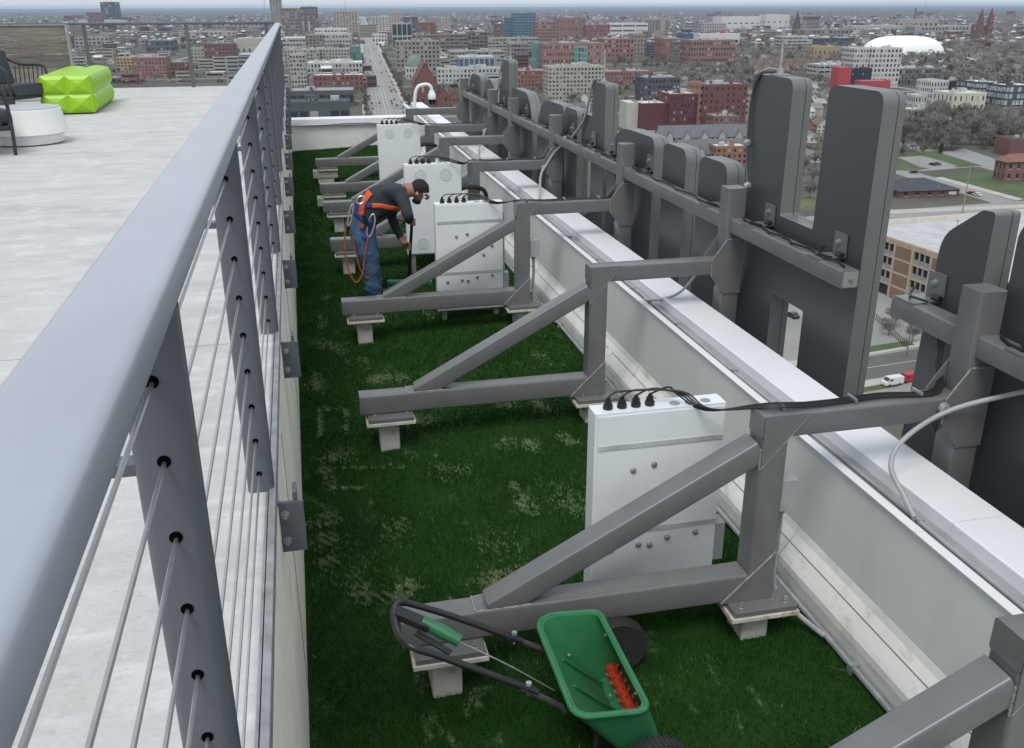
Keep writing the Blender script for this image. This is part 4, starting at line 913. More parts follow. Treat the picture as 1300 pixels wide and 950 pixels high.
# ------------------------------------------------------------------ buildings
GLASS = mat('window_glass', (.030, .036, .044), .15, 0, .3, .4, 0, None, (1, 1, 1), .6)
GLASSB = mat('blue_glass', (.06, .13, .19), .12, 0, .2, .3); GLASST = mat('teal_glass', (.10, .25, .24), .2, 0, .2, .3)
def wm(c, tag_=''):
    g_ = (c[0] + c[1] + c[2]) / 3; c = tuple((x * .74 + g_ * .26) * .86 for x in c)
    n = 'facade_%03d_%03d_%03d' % tuple(int(x * 999) for x in c); return mat(n, c, .85, 0, .10, .35, 0)
ROOFW = mat('white_roof', (.58, .59, .58), .8, 0, .10, .2); ROOFG = mat('grey_roof', (.27, .27, .265), .9, 0, .15, .2); ROOFD = mat('dark_roof', (.07, .072, .08), .85, 0, .15, .3); UNIT = mat('rooftop_unit', (.40, .41, .41), .6, 0, .15, .5)
MARK = []
WR = random.Random(3); GLASSM = mat('hazy_glass', (.085, .095, .105), .25, 0, .3, .4); BLIND = mat('window_blind', (.30, .29, .27), .6, 0, .25, .4)
def pans(g=None): return [g or GLASS, GLASSM, BLIND] if g in (None, GLASS) else [g, g, GLASSM]
FOOT = []            # footprints as (u0, u1, v0, v1) in grid coordinates
def pane_grid(mb_, o, ux, uy, nrm, W, Hh, nf, nc, fw, fh, z0=0.0, zt=0.0):
    """window panes on a face: o corner, W wide, Hh high"""
    fhgt = (Hh - z0 - zt) / nf; cw = W / nc
    for f in range(nf):
        for c in range(nc):
            a = o + ux * (cw * (c + .5 - fw / 2)) + uy * (z0 + fhgt * (f + .5 - fh / 2)) + nrm * .06; b = a + ux * cw * fw; h = uy * fhgt * fh
            mb_.add([a, b, b + h, a + h, a - nrm * .3, b - nrm * .3, b + h - nrm * .3, a + h - nrm * .3], [(0, 1, 2, 3), (0, 4, 5, 1), (1, 5, 6, 2), (2, 6, 7, 3), (3, 7, 4, 0)], WR.choice((0, 0, 0, 0, 1, 1, 2)))
def building(pl, pr, yb, yt, depth, col, label, nf=4, nc=8, fw=.55, fh=.5, roof=None, glass=None, units=3, sides=True, name='building', cat='building', side_nc=None, band=None, z0=.02, col_side=None):
    p = ground_at(pl, yb); W = solve_w(p, gx, pr); Hh = solve_h(p, yt)
    u, v = p.dot(gx), p.dot(gy); FOOT.append((u - 4, u + W + 4, v - 4, v + depth + 4)); MARK.append(((pl + pr) / 2, yb, label))
    e = empty(name, p, -GA); tag(e, label, cat)
    X, Y, Z = Vector((1, 0, 0)), Vector((0, 1, 0)), Vector((0, 0, 1))
    m = MB(); m.box(0, W, 0, depth, 0, Hh)
    wl = m.build('wall', wm(col), e)
    t = max(.25, Hh * .012); rm = MB()
    rm.box(-.06, W + .06, -.06, t, Hh + .001, Hh + .9); rm.box(-.06, W + .06, depth - t, depth + .06, Hh + .001, Hh + .9)
    rm.box(-.06, t, t + .001, depth - t - .001, Hh + .001, Hh + .9); rm.box(W - t, W + .06, t + .001, depth - t - .001, Hh + .001, Hh + .9)
    rm.build('roof_parapet', wm(tuple(min(.7, c * 1.15 + .02) for c in col)), e)
    MB().box(t, W - t, t, depth - t, Hh + .002, Hh + .25).build('roof', roof or ROOFG, e)
    rnd = random.Random(int(pl * 13 + yb * 7))
    for k in range(units * 2):
        a = rnd.uniform(.1, .75) * W; b = rnd.uniform(.15, .7) * depth; s_ = rnd.choice((.03, .04, .07, .14)) * W; hh = rnd.uniform(1.0, 3.6)
        MB().box(a, a + s_, b, b + min(depth * .25, max(2.0, s_)), Hh + .251, Hh + .25 + hh).build('rooftop_unit', UNIT if rnd.random() < .7 else wm(col), e)
    if nf:
        wmb = MB(); o = Vector((0, 0, 0)); zz = Hh * z0
        pane_grid(wmb, o, X, Z, -Y, W, Hh, nf, nc, fw, fh, zz)
        if sides:
            sn = side_nc or max(2, int(nc * depth / max(W, 1)))
            pane_grid(wmb, Vector((0, depth, 0)), -Y, Z, -X, depth, Hh, nf, sn, fw, fh, zz)
            pane_grid(wmb, Vector((W, 0, 0)), Y, Z, X, depth, Hh, nf, sn, fw, fh, zz)
        wo = wmb.build('windows', pans(glass), e); tag(wo, kind='stuff')
    if band:
        bmb = MB()
        for k in range(1, nf): z = Hh * k / nf; bmb.box(-.12, W + .12, -.12, -.0605, z - .25, z + .25)
        bmb.build('floor_bands', band, e)
    return e, W, Hh
BR = (.235, .085, .062); BRD = (.150, .058, .050); MAR = (.135, .028, .036); TAN = (.40, .33, .25); BEI = (.47, .43, .36); GRY = (.33, .33, .33); WHT = (.62, .62, .61); PNK = (.33, .165, .135); DRK = (.075, .085, .10); ORG_ = (.33, .15, .085)
B = building
# left of the avenue, beyond the deck railing
B(131, 154, 32, 3, 30, (.11, .12, .14), 'dark tower under scaffolding on the left horizon', 9, 5, .6, .6, ROOFD)
B(112, 131, 34, 16, 30, (.24, .14, .12), 'brown slab beside the dark scaffolded tower on the left horizon', 5, 5)
B(345, 360, 36, -3, 22, (.30, .26, .23), 'slim pale tower rising above the horizon over the railing corner', 16, 4, .4, .5)
B(360, 383, 46, 11, 45, (.24, .19, .175), 'brown grey block left of the twin chimneys', 8, 7)
B(384, 405, 44, 9, 45, (.21, .165, .155), 'darker brown block behind the twin chimneys', 9, 6)
B(425, 455, 46, 15, 40, (.40, .35, .28), 'tall beige block standing at the left kerb far down the avenue', 11, 8, .5, .5)
B(400, 441, 49, 37, 60, WHT, 'low white building before the tall beige block', 2, 10, .7, .3, ROOFW)
B(360, 389, 66, 49, 90, (.42, .41, .38), 'wide pale shed with white roof left of the avenue', 3, 7, .8, .4, ROOFW)
B(389, 411, 66, 45, 50, (.24, .21, .17), 'brown grey block left of the cluttered white roofs', 5, 5)
B(411, 447, 62, 44, 40, (.46, .45, .42), 'low pale building with cluttered roof left of the avenue', 3, 9, .6, .4, ROOFW, None, 6)
B(407, 445, 84, 63, 22, (.40, .385, .32), 'beige apartment block beside the teal corner building', 5, 10, .5, .5, ROOFG)
B(362, 407, 86, 64, 26, (.36, .34, .29), 'long beige apartment block partly behind the railing posts', 5, 11, .5, .5)
B(446, 459, 82, 60, 30, (.10, .16, .17), 'small dark teal building at the avenue kerb', 3, 4, .8, .7, ROOFG, GLASST)
B(371, 391, 118, 70, 26, (.42, .39, .33), 'narrow tall beige apartment house nearest the railing', 9, 5, .62, .5, ROOFG)
B(391, 461, 99, 81, 45, (.46, .46, .44), 'white grey commercial building behind the red brick one', 3, 16, .55, .6, ROOFW, None, 6)
B(399, 462, 117, 97, 28, BR, 'low red brick building with white roof left of the avenue', 3, 11, .4, .4, ROOFW, None, 4)
B(370, 450, 136, 117, 40, (.085, .10, .115), 'long dark building with white roof edge below the far parapet', 1, 9, .8, .5, ROOFG, None, 3)
B(368, 446, 168, 131, 22, (.07, .10, .10), 'dark green low block just past the far parapet', 1, 6, .8, .4, ROOFD, None, 3)
B(150, 172, 94, 74, 30, (.45, .29, .13), 'ochre block beyond the deck railing next to the red one', 5, 5)
B(172, 213, 101, 74, 34, (.31, .13, .105), 'red and salmon block beyond the deck railing', 6, 9, .4, .45)
B(214, 240, 96, 80, 28, (.24, .08, .08), 'dull maroon block beyond the deck railing', 3, 6)
B(243, 261, 80, 62, 30, (.38, .35, .29), 'grey beige block between the deck railing posts', 4, 4, .5, .4)
B(261, 301, 80, 56, 34, (.20, .085, .075), 'dark brick block left of the pale hall beyond the railing', 5, 9, .45, .4)
B(301, 343, 79, 50, 60, (.46, .43, .37), 'long pale hall with blank walls beyond the railing corner', 1, 6, .3, .15, ROOFW)
B(186, 222, 67, 52, 40, (.10, .11, .13), 'long dark building with white roof patches beyond the railing', 2, 10, .6, .5, ROOFW)
B(96, 140, 62, 48, 30, (.36, .33, .30), 'low tan block over the lime green bench', 3, 8)
B(232, 300, 49, 41, 50, (.44, .42, .38), 'far low cream building beyond the deck railing', 2, 12)
B(100, 160, 33, 26, 70, (.50, .50, .48), 'far wide white shed on the left skyline', 0, 0)
B(270, 345, 37, 30, 60, (.33, .28, .24), 'far long brown shed left of the slim tower', 2, 14)
# right of the avenue
B(469, 498, 46, 22, 40, (.45, .43, .39), 'pair of cream apartment slabs right of the avenue', 9, 7, .5, .5, ROOFW)
B(497, 509, 40, 16, 20, (.42, .31, .27), 'slim pinkish tower right of the cream slabs', 10, 3, .3, .4)
B(513, 531, 43, 22, 30, (.13, .13, .14), 'dark flat topped block behind the glass office tower', 6, 5, .8, .5)
B(499, 524, 63, 30, 26, (.40, .40, .38), 'dark glass office tower with white piers right of the avenue', 2, 4, .82, .85, ROOFG, mat('dark_green_glass', (.028, .045, .045), .2, 0, .3, .2))
B(473, 492, 59, 44, 20, WHT, 'small white block with big square windows near the avenue', 3, 5, .55, .6, ROOFW)
B(531, 554, 45, 29, 32, BR, 'red brick block far behind the domed building', 4, 6, .4, .4)
B(557, 573, 42, 23, 24, (.42, .36, .28), 'tan tower block right of the far red brick block', 7, 4, .4, .4)
B(524, 559, 57, 45, 40, (.20, .13, .11), 'low brown brick block above the tan grid building', 3, 10, .6, .35)
B(504, 559, 92, 53, 30, (.30, .275, .235), 'grey tan apartment block with deep square windows above the dome', 7, 11, .55, .55, ROOFG, None, 5)
B(560, 594, 67, 44, 34, (.25, .19, .165), 'brown grey office slab with ribbon windows', 5, 6, .85, .45)
B(594, 624, 66, 41, 34, (.185, .16, .155), 'dark brown office slab beside the ribbon windowed one', 5, 6, .8, .45)
B(572, 640, 85, 66, 45, (.37, .35, .31), 'long open parking structure with grey decks', 4, 14, .85, .45)
B(583, 628, 100, 73, 30, (.42, .43, .43), 'glass fronted hall with a broad white roof', 2, 7, .8, .7, ROOFW, GLASSB)
B(556, 640, 112, 88, 18, (.50, .50, .47), 'white apartment row behind the red gabled church', 4, 18, .5, .6, ROOFG, None, 6)
B(628, 642, 56, 31, 26, (.20, .12, .115), 'dark red brown slab left of the blue glass towers', 7, 4, .5, .4)
B(642, 655, 60, 23, 30, (.10, .17, .22), 'lower blue glass block of the blue pair', 10, 3, .86, .6, ROOFG, GLASSB)
B(652, 680, 60, 17, 34, (.13, .22, .28), 'tall blue glass tower right of the lower blue block', 12, 6, .86, .6, ROOFG, GLASSB)
B(620, 684, 66, 49, 40, (.36, .32, .275), 'long tan hospital wing before the blue towers', 4, 14, .8, .4)
B(647, 671, 82, 56, 30, (.27, .25, .23), 'square grey parking deck left of the teal trimmed building', 5, 5, .85, .45)
B(680, 708, 62, 28, 36, (.30, .165, .14), 'pinkish brown hospital block right of the blue tower', 8, 8, .6, .4)
B(706, 743, 52, 23, 40, (.29, .15, .125), 'tall stepped brown hospital block with blank upper walls', 3, 8, .3, .3)
B(743, 774, 52, 32, 40, (.28, .10, .09), 'red hospital block with white roof units', 4, 7, .4, .4, ROOFW, None, 6)
B(774, 822, 49, 30, 46, WHT, 'wide white block with dark ribbon windows', 3, 3, .9, .3, ROOFW)
B(814, 850, 45, 24, 40, (.36, .30, .24), 'tan fluted block with flat overhanging roof', 1, 18, .5, .8)
B(690, 766, 92, 56, 36, PNK, 'long pink brick building with teal glass ends', 4, 22, .45, .4, ROOFG, None, 5)
B(680, 690.5, 90, 55, 34, (.16, .30, .27), 'pale teal glass end of the long pink building', 1, 3, .8, .8, ROOFG, GLASST, 0)
B(729, 745, 95, 60, 10, (.20, .34, .31), 'teal glass entrance bay in front of the long pink building', 5, 4, .8, .7, ROOFG, GLASST, 0)
B(766, 804, 80, 50, 46, (.33, .14, .115), 'red brick block with square windows right of the long pink one', 5, 8, .5, .5, ROOFG, None, 4)
B(804, 820, 72, 44, 34, (.30, .235, .18), 'brown tan block between the red brick ones', 5, 4, .4, .4)
B(820, 840, 72, 54, 34, (.09, .13, .17), 'dark blue banded office block among brick buildings', 5, 3, .9, .5)
B(790, 850, 72, 65, 14, (.12, .18, .17), 'low dark green glass link before the brick blocks', 1, 12, .8, .7)
B(839, 869, 78, 50, 40, (.28, .115, .10), 'plain red brick block left of the brown hospital', 2, 6, .3, .3)
B(875, 931, 88, 52, 44, (.29, .145, .12), 'big brick hospital block with regular windows and pale ground floor', 5, 16, .55, .42, ROOFG, None, 5)
B(861, 876, 86, 54, 40, (.22, .20, .18), 'grey stair block joined to the big brick hospital', 7, 3, .5, .4)
B(888, 938, 62, 44, 40, WHT, 'white block with a red roof corner behind the brick hospital', 1, 6, .6, .2, ROOFW)
B(866, 889, 56, 43, 40, (.035, .10, .28), 'bright blue box roof behind the brick hospital', 0, 0, roof=ROOFW)
B(900, 920, 46, 40.5, 20, (.50, .03, .05), 'small bright red roof box behind the brick hospital', 0, 0, units=0)
B(891, 921, 44, 30, 40, (.42, .40, .37), 'cream ribbed blocks left of the white horizon halls', 4, 10, .4, .6)
B(915, 979, 38, 22, 90, (.66, .66, .64), 'long white hall on the horizon right of centre', 1, 9, .5, .1, ROOFW)
B(971, 1001, 38, 19, 60, (.60, .61, .56), 'taller pale white hall at the right end of the long one', 1, 4, .3, .1, ROOFW)
B(696, 767, 133, 86, 26, (.43, .40, .33), 'beige ten storey apartment block with many windows behind the tall letter t', 9, 16, .55, .5, ROOFG, None, 7, True)
B(657, 696, 116, 91, 30, (.30, .105, .085), 'red and ochre block left of the beige apartment block', 5, 9, .4, .45)
B(767, 828, 108, 92, 30, (.27, .11, .09), 'low red brick terrace right of the beige apartment block', 3, 16, .4, .4)
B(817, 862, 130, 100, 30, (.085, .095, .115), 'dark slate apartment block above the maroon building', 4, 10, .6, .4, ROOFG, None, 3)
B(795, 812, 165, 132, 20, (.50, .48, .43), 'blank white end wall of the maroon building', 0, 0, roof=ROOFW, units=0)
B(812, 848, 166, 133, 24, MAR, 'low plain maroon building behind the letter u', 0, 0, roof=ROOFW, units=2)
B(848, 884, 166, 121, 30, MAR, 'taller maroon block with rows of small windows', 5, 8, .4, .35, ROOFW, None, 6)
B(890, 945, 166, 109, 22, (.19, .062, .052), 'dark red brick apartment tower beside the tall letter H', 7, 8, .32, .42, ROOFG, None, 3)
B(884, 890.5, 165.5, 107, 20, (.36, .155, .085), 'orange brick stair bay of the dark red apartment tower', 6, 1, .4, .4, ROOFG, None, 0)
B(905, 936, 172, 149, 18, (.23, .12, .10), 'old three storey brick house below the red apartment tower', 3, 5, .3, .5)
B(941, 955, 162, 118, 20, (.42, .34, .24), 'tan apartment house half hidden by the letter H', 6, 4, .6, .4)
B(908, 948, 210, 188, 14, (.33, .14, .07), 'orange brick house with turret below the slate roofed terraces', 3, 6, .5, .5, ROOFW, None, 3)
# further right
B(992, 1030, 64, 47, 40, (.42, .45, .42), 'pale green grey office block below the spire', 4, 6, .85, .45, ROOFW)
B(1032, 1084, 62, 49, 40, (.085, .10, .13), 'dark blue long office block right of the spire', 3, 14, .6, .5, ROOFW)
B(1032, 1066, 74, 60, 30, (.40, .31, .13), 'low yellow brick building under the dark blue office', 1, 6, .3, .3, ROOFG)
B(1066, 1142, 72, 62, 40, (.17, .12, .10), 'long low brown building left of the white sports dome', 1, 12, .4, .3)
B(1079, 1101, 112, 62, 26, (.56, .53, .53), 'left wing of the white gridded apartment building', 8, 6, .55, .5, ROOFW, None, 3)
B(1101, 1139, 112, 62, 24, (.60, .54, .545), 'white and pink apartment block with a grid of dark windows', 8, 8, .52, .56, ROOFW, None, 4)
B(1038, 1080, 106, 83, 30, (.44, .45, .42), 'pale grey block with window bands left of the red cube', 4, 6, .8, .4, ROOFW)
B(1062, 1078, 116, 87, 16, (.52, .022, .045), 'bright red cube shaped end of the navy building', 0, 0, units=0)
B(1078, 1104, 114, 88, 18, (.028, .035, .065), 'navy blue block beside the bright red cube', 2, 6, .3, .2, ROOFD, None, 1)
B(1092, 1129, 118, 104, 14, (.50, .025, .045), 'low bright red bar below the navy block', 0, 0, units=0)
B(1139, 1192, 108, 88, 30, (.17, .18, .18), 'long dark apartment building with white balconies and roof', 3, 13, .6, .6, ROOFW)
B(1177, 1199, 141, 104, 22, (.56, .56, .54), 'white corner of the white and navy apartment block', 5, 6, .4, .6, ROOFG, None, 0)
B(1199.3, 1231, 140, 104, 22, (.035, .04, .05), 'navy side of the white and navy apartment block', 4, 6, .2, .3, ROOFD, None, 3)
B(1160, 1178, 141, 122, 14, (.54, .54, .52), 'low white annex of the white and navy apartment block', 2, 5, .4, .6, ROOFW, None, 0)
B(1205, 1247, 153, 120, 26, (.60, .58, .44), 'cream three storey block with tall dark windows', 3, 6, .26, .55, ROOFW, None, 3)
B(1237, 1268, 148, 106, 30, (.05, .062, .072), 'dark gridded glass block at left of the glassy pair', 6, 8, .8, .7, ROOFW, mat('pale_glass', (.34, .38, .39), .2, 0, .6, .25), 4)
B(1270, 1310, 152, 110, 30, (.055, .066, .075), 'pale glass block with dark grid at the right edge', 5, 8, .82, .7, ROOFW, mat('pale_glass', (.34, .38, .39), .2), 4)
B(1280, 1325, 199, 178, 14, (.19, .075, .068), 'plain brick block behind the brick villa', 0, 0, roof=ROOFD, units=1)
B(1150, 1186, 152, 140, 14, (.36, .35, .32), 'row of pale low flats above the bare grove', 2, 7, .4, .5, ROOFW)
B(1140, 1190, 39, 25, 50, (.40, .35, .28), 'far tan power house with chimney on the right horizon', 1, 8, .4, .3)
B(1160, 1262, 46, 34, 50, (.33, .33, .30), 'far long grey factory on the right horizon', 2, 24, .5, .5)
B(1020, 1082, 50, 38, 60, (.26, .23, .21), 'far brown long building behind the spire', 2, 12)
B(1082, 1145, 42, 33, 50, (.44, .43, .40), 'far pale sheds above the sports dome', 1, 12, .4, .2, ROOFW)

# twin chimneys
for k, (x, lb) in enumerate(((386, 'left slim white chimney of the twin pair'), (393.5, 'right slim white chimney of the twin pair'))):
    p = ground_at(x, 45); h = solve_h(p, 26); e = empty('chimney', p); tag(e, lb, 'chimney', 'twin chimneys')
    MB().lathe([(3.4, 0), (2.3, h * .96)], (0, 0, 0), 14).build('shaft', wm(WHT), e, True); MB().lathe([(2.6, h * .96), (2.6, h)], (0, 0, 0), 14).build('rim', wm(GRY), e)
# white sports dome
p = ground_at(1109, 71); W = solve_w(p, gx, 1204); h = solve_h(p + gx * W / 2, 51)
e = empty('sports_dome', p + gx * W / 2 + gy * 30, -GA); tag(e, 'huge white inflated sports dome among bare trees', 'dome')
vv = []; fs = []; n1, n2 = 40, 12
for i in range(n2 + 1):
    for k in range(n1):
        a = math.pi / 2 * i / n2; t = 2 * math.pi * k / n1; ct, st = math.cos(t), math.sin(t); q = .72
        vv.append((W / 2 * math.copysign(abs(ct) ** q, ct) * math.cos(a) ** .6, 45 * math.copysign(abs(st) ** q, st) * math.cos(a) ** .6, h * 1.25 * math.sin(a)))
fs = [(i * n1 + k, i * n1 + (k + 1) % n1, (i + 1) * n1 + (k + 1) % n1, (i + 1) * n1 + k) for i in range(n2) for k in range(n1)]
MB().add(vv, fs).build('membrane', mat('white_membrane', (.82, .83, .82), .5, 0, .02, .05), e, True); MB().box(-W / 2 - 2, W / 2 + 2, -47, 47, 0, 1.4).build('base', wm(GRY), e)
FOOT.append((p.dot(gx), p.dot(gx) + W, p.dot(gy) - 25, p.dot(gy) + 85))

def gable(m_w, m_r, w_, d_, h_, rh, e, along='x', ov=.35, wins=2, z=0.0, x=0.0, y=0.0, chim=True):
    """gabled block: walls with gable ends, a roof of two thick slopes, windows, chimney"""
    a = MB()
    if along == 'x':
        a.prism([(0, 0), (d_, 0), (d_, h_), (d_ / 2, h_ + rh), (0, h_)], (x, y, z), (0, 1, 0), (0, 0, 1), (1, 0, 0), w_)
    else: a.prism([(0, 0), (w_, 0), (w_, h_), (w_ / 2, h_ + rh), (0, h_)], (x, y, z), (1, 0, 0), (0, 0, 1), (0, 1, 0), d_)
    a.build('wall', m_w, e); r_ = MB(); t = .22
    if along == 'x':
        s_ = rh / (d_ / 2); r_.prism([(-ov, h_ - s_ * ov), (d_ / 2, h_ + rh), (d_ + ov, h_ - s_ * ov), (d_ + ov, h_ - s_ * ov + t), (d_ / 2, h_ + rh + t), (-ov, h_ - s_ * ov + t)], (x - ov, y, z + .02), (0, 1, 0), (0, 0, 1), (1, 0, 0), w_ + 2 * ov)
    else:
        s_ = rh / (w_ / 2); r_.prism([(-ov, h_ - s_ * ov), (w_ / 2, h_ + rh), (w_ + ov, h_ - s_ * ov), (w_ + ov, h_ - s_ * ov + t), (w_ / 2, h_ + rh + t), (-ov, h_ - s_ * ov + t)], (x, y - ov, z + .02), (1, 0, 0), (0, 0, 1), (0, 1, 0), d_ + 2 * ov)
    ro = r_.build('roof', m_r, e)
    if wins:
        g = MB(); X, Y, Z = Vector((1, 0, 0)), Vector((0, 1, 0)), Vector((0, 0, 1))
        pane_grid(g, Vector((x, y, z)), X, Z, -Y, w_, h_, 2 if h_ > 4.5 else 1, max(2, wins), .35, .5); pane_grid(g, Vector((x, y + d_, z)), -Y, Z, -X, d_, h_, 2 if h_ > 4.5 else 1, 3, .3, .5); pane_grid(g, Vector((x + w_, y, z)), Y, Z, X, d_, h_, 2 if h_ > 4.5 else 1, 3, .3, .5)
        tag(g.build('windows', pans(), e), kind='stuff')
    if chim: MB().box(x + w_ * .62, x + w_ * .62 + .8, y + d_ * .3, y + d_ * .3 + .8, z + h_, z + h_ + rh + 1.2).build('chimney', wm(BRD), ro)

# red gabled church right of the avenue, green domed hall, church spires
p = ground_at(527, 139); W = solve_w(p, gx, 556); h = solve_h(p, 105); hp_ = solve_h(p, 80)
e = empty('church', p, -GA); tag(e, 'steep gabled red brick church at the right side of the avenue', 'church'); FOOT.append((p.dot(gx) - 3, p.dot(gx) + W + 30, p.dot(gy) - 5, p.dot(gy) + 45))
gable(wm((.21, .07, .055)), wm((.17, .06, .052)), W, 40, h, hp_ - h, e, 'y', .5, 4)
MB().tube([(W / 2, .5, hp_), (W / 2, .5, hp_ + 6)], .25, 6).build('finial', UNIT, e)
p2 = ground_at(556, 139); W2 = solve_w(p2, gx, 584); h2 = solve_h(p2, 122)
e = empty('church_hall', p2, -GA); tag(e, 'red brick church hall with twin gables beside the church', 'church')
gable(wm((.23, .075, .06)), wm((.16, .07, .065)), W2 * .5, 30, h2, h2 * .55, e, 'y', .4, 2); gable(wm((.25, .09, .07)), wm((.16, .07, .065)), W2 * .49, 30, h2 * .9, h2 * .5, e, 'y', .4, 3, 0, W2 * .505, 0, False)
p = ground_at(516, 101); W = solve_w(p, gx, 538); h = solve_h(p, 86)
e = empty('domed_hall', p, -GA); tag(e, 'white hall with a pale green copper dome beside the avenue', 'hall'); FOOT.append((p.dot(gx) - 3, p.dot(gx) + W + 3, p.dot(gy) - 5, p.dot(gy) + 40))
MB().box(0, W, 0, 30, 0, h).build('wall', wm((.52, .51, .48)), e); hd = solve_h(p, 72.5) - h
MB().lathe([(W * .48, 0), (W * .48, 1.5)] + [(W * .47 * math.cos(a), 1.5 + hd * math.sin(a)) for a in np.linspace(0, 1.5, 9)], (W / 2, 15, h), 28).build('dome', mat('green_copper', (.165, .20, .175), .7, 0, .15, .2), e, True)
tag_ = MB(); pane_grid(tag_, Vector((0, 0, 0)), Vector((1, 0, 0)), Vector((0, 0, 1)), Vector((0, -1, 0)), W, h, 2, 6, .4, .6); tag(tag_.build('windows', pans(), e), kind='stuff')
def spire(px, yb, ybody, ytip, wpx, col, lb):
    p = ground_at(px, yb); W = solve_w(p, gx, px + wpx); hb = solve_h(p, ybody); ht = solve_h(p, ytip); e = empty('church_spire', p, -GA); tag(e, lb, 'spire')
    MB().box(0, W, 0, W, 0, hb).build('tower', wm(col), e); MB().add([(0, 0, hb), (W, 0, hb), (W, W, hb), (0, W, hb), (W / 2, W / 2, ht)], [(0, 1, 4), (1, 2, 4), (2, 3, 4), (3, 0, 4), (0, 3, 2, 1)]).build('spire', wm(tuple(c * .7 for c in col)), e)
    g = MB(); pane_grid(g, Vector((0, 0, 0)), Vector((1, 0, 0)), Vector((0, 0, 1)), Vector((0, -1, 0)), W, hb, 3, 2, .35, .6); tag(g.build('openings', [GLASS] * 3, e), kind='stuff')
spire(1008, 48, 32, 13, 7, (.11, .12, .13), 'dark slate church spire right of the white horizon halls')
spire(1240, 52, 26, 10, 5, (.24, .10, .085), 'left of two red brick church spires on the right horizon')
spire(1252, 52, 26, 9, 5, (.24, .10, .085), 'right of two red brick church spires on the right horizon')
B(1246, 1258, 50, 32, 50, (.22, .10, .085), 'brick nave between the twin spires', 2, 3)
# tall thin masts and water tower
for px, yb, yt, lb in ((339, 40, -6, 'thin lattice mast left of the slim tower'), (440, 34, 0, 'thin radio mast above the beige block by the avenue'), (824, 30, 6, 'thin white mast on the horizon right of centre'), (1172, 30, 2, 'thin mast on the right horizon'), (1159, 38, 10, 'dark chimney stack on the right horizon'), (719, 24, 13, 'white water tower on the horizon')):
    p = ground_at(px, yb); h = solve_h(p, yt); e = empty('radio_mast', p); tag(e, lb, 'mast'); wd = (p - CAM).length / FPX
    if 'water' in lb:
        MB().tube([(0, 0, 0), (0, 0, h * .7)], wd * .5, 8).build('stem', wm(WHT), e); MB().lathe([(wd * .5, h * .68), (wd * 1.2, h * .8), (wd * 1.2, h * .95), (wd * .3, h)], (0, 0, 0), 14).build('tank', wm(WHT), e, True)
    elif 'stack' in lb: MB().lathe([(wd * 1.0, 0), (wd * .8, h)], (0, 0, 0), 10).build('stack', wm((.16, .15, .15)), e, True)
    else:
        m_ = MB()
        for a in range(3):
            t = a * 2.094; m_.tube([(wd * .5 * math.cos(t), wd * .5 * math.sin(t), 0), (wd * .1 * math.cos(t), wd * .1 * math.sin(t), h)], wd * .16, 4)
        m_.build('legs', UNIT, e)

# ------------------------------------------------------------------ nearer block on the right: garage, streets, villa
def quad(name, pts, m, z, kind='structure'):
    return tag(MB().add([ground_at(x, y) + Vector((0, 0, z)) for x, y in pts], [tuple(range(len(pts)))]).build(name, m), kind=kind)
quad('parking_apron', [(985, 520), (1000, 330), (1200, 330), (1330, 420), (1330, 520)], ASPH2, .02)
quad('street', [(940, 506), (1340, 446), (1340, 416), (1090, 455), (940, 478)], ASPH, .05)
quad('pavement', [(940, 476), (1090, 453), (1340, 412), (1340, 405), (1090, 446), (940, 468)], WALK, .06)
quad('pavement', [(940, 518), (1340, 458), (1340, 448), (940, 507)], WALK, .06)
quad('lawn', [(1085, 500), (1085, 494), (1140, 485), (1140, 491)], LAWN, .09)
quad('lawn', [(1085, 451), (1085, 443), (1150, 433), (1162, 438)], LAWN, .09)
quad('street', [(960, 292), (1340, 262), (1340, 252), (960, 280)], ASPH2, .05)
quad('street', [(1120, 216), (1140, 212), (1345, 272), (1320, 276)], ASPH2, .055)
quad('street', [(1110, 222), (1320, 206), (1320, 201), (1110, 216)], ASPH2, .052)
quad('pavement', [(1185, 226), (1196, 225), (1300, 253), (1290, 255)], WALK, .06)
quad('lawn', [(1199, 226), (1262, 219), (1330, 236), (1330, 252), (1290, 250)], LAWN, .07)
quad('lawn', [(1128, 216), (1128, 200), (1146, 200), (1190, 212), (1160, 218)], LAWN, .07)
quad('lawn', [(1128, 198), (1128, 193), (1190, 192), (1255, 210), (1215, 213), (1170, 199)], LAWN, .065)
quad('car_park', [(1140, 200), (1172, 198), (1216, 211), (1195, 215), (1170, 213)], ASPH2, .08)
quad('car_park', [(1192, 194), (1225, 189), (1266, 203), (1262, 213), (1245, 210)], mat('court_grey', (.24, .24, .245), .9, 0, .1, .1), .08)
quad('pavement', [(1120, 272), (1340, 262), (1340, 258), (1120, 267)], WALK, .058)
quad('bare_lot', [(1120, 300), (1120, 277), (1260, 266), (1260, 290)], mat('dirt_lot', (.24, .21, .16), .95, 0, .2, .1), .03)
quad('bare_lot', [(1250, 165), (1340, 175), (1340, 160), (1262, 152)], mat('dirt_lot', (.24, .21, .16), .95), .03)
quad('lawn', [(1000, 250), (1000, 268), (1050, 264), (1050, 246)], mat('dull_grass', (.10, .11, .05), .95, 0, .25, .1), .025)
mk = MB()
for o in np.linspace(0, 1, 40):
    a = ground_at(940, 492).lerp(ground_at(1340, 431), o); b = ground_at(940, 492).lerp(ground_at(1340, 431), min(1, o + .025)); d = (b - a).normalized(); s_ = Vector((-d.y, d.x, 0)) * .09; z = Vector((0, 0, .056)); mk.add([a - s_ + z, b - s_ + z, b + s_ + z, a + s_ + z], [(0, 1, 2, 3)])
tag(mk.build('street_markings', PAINT), kind='structure')

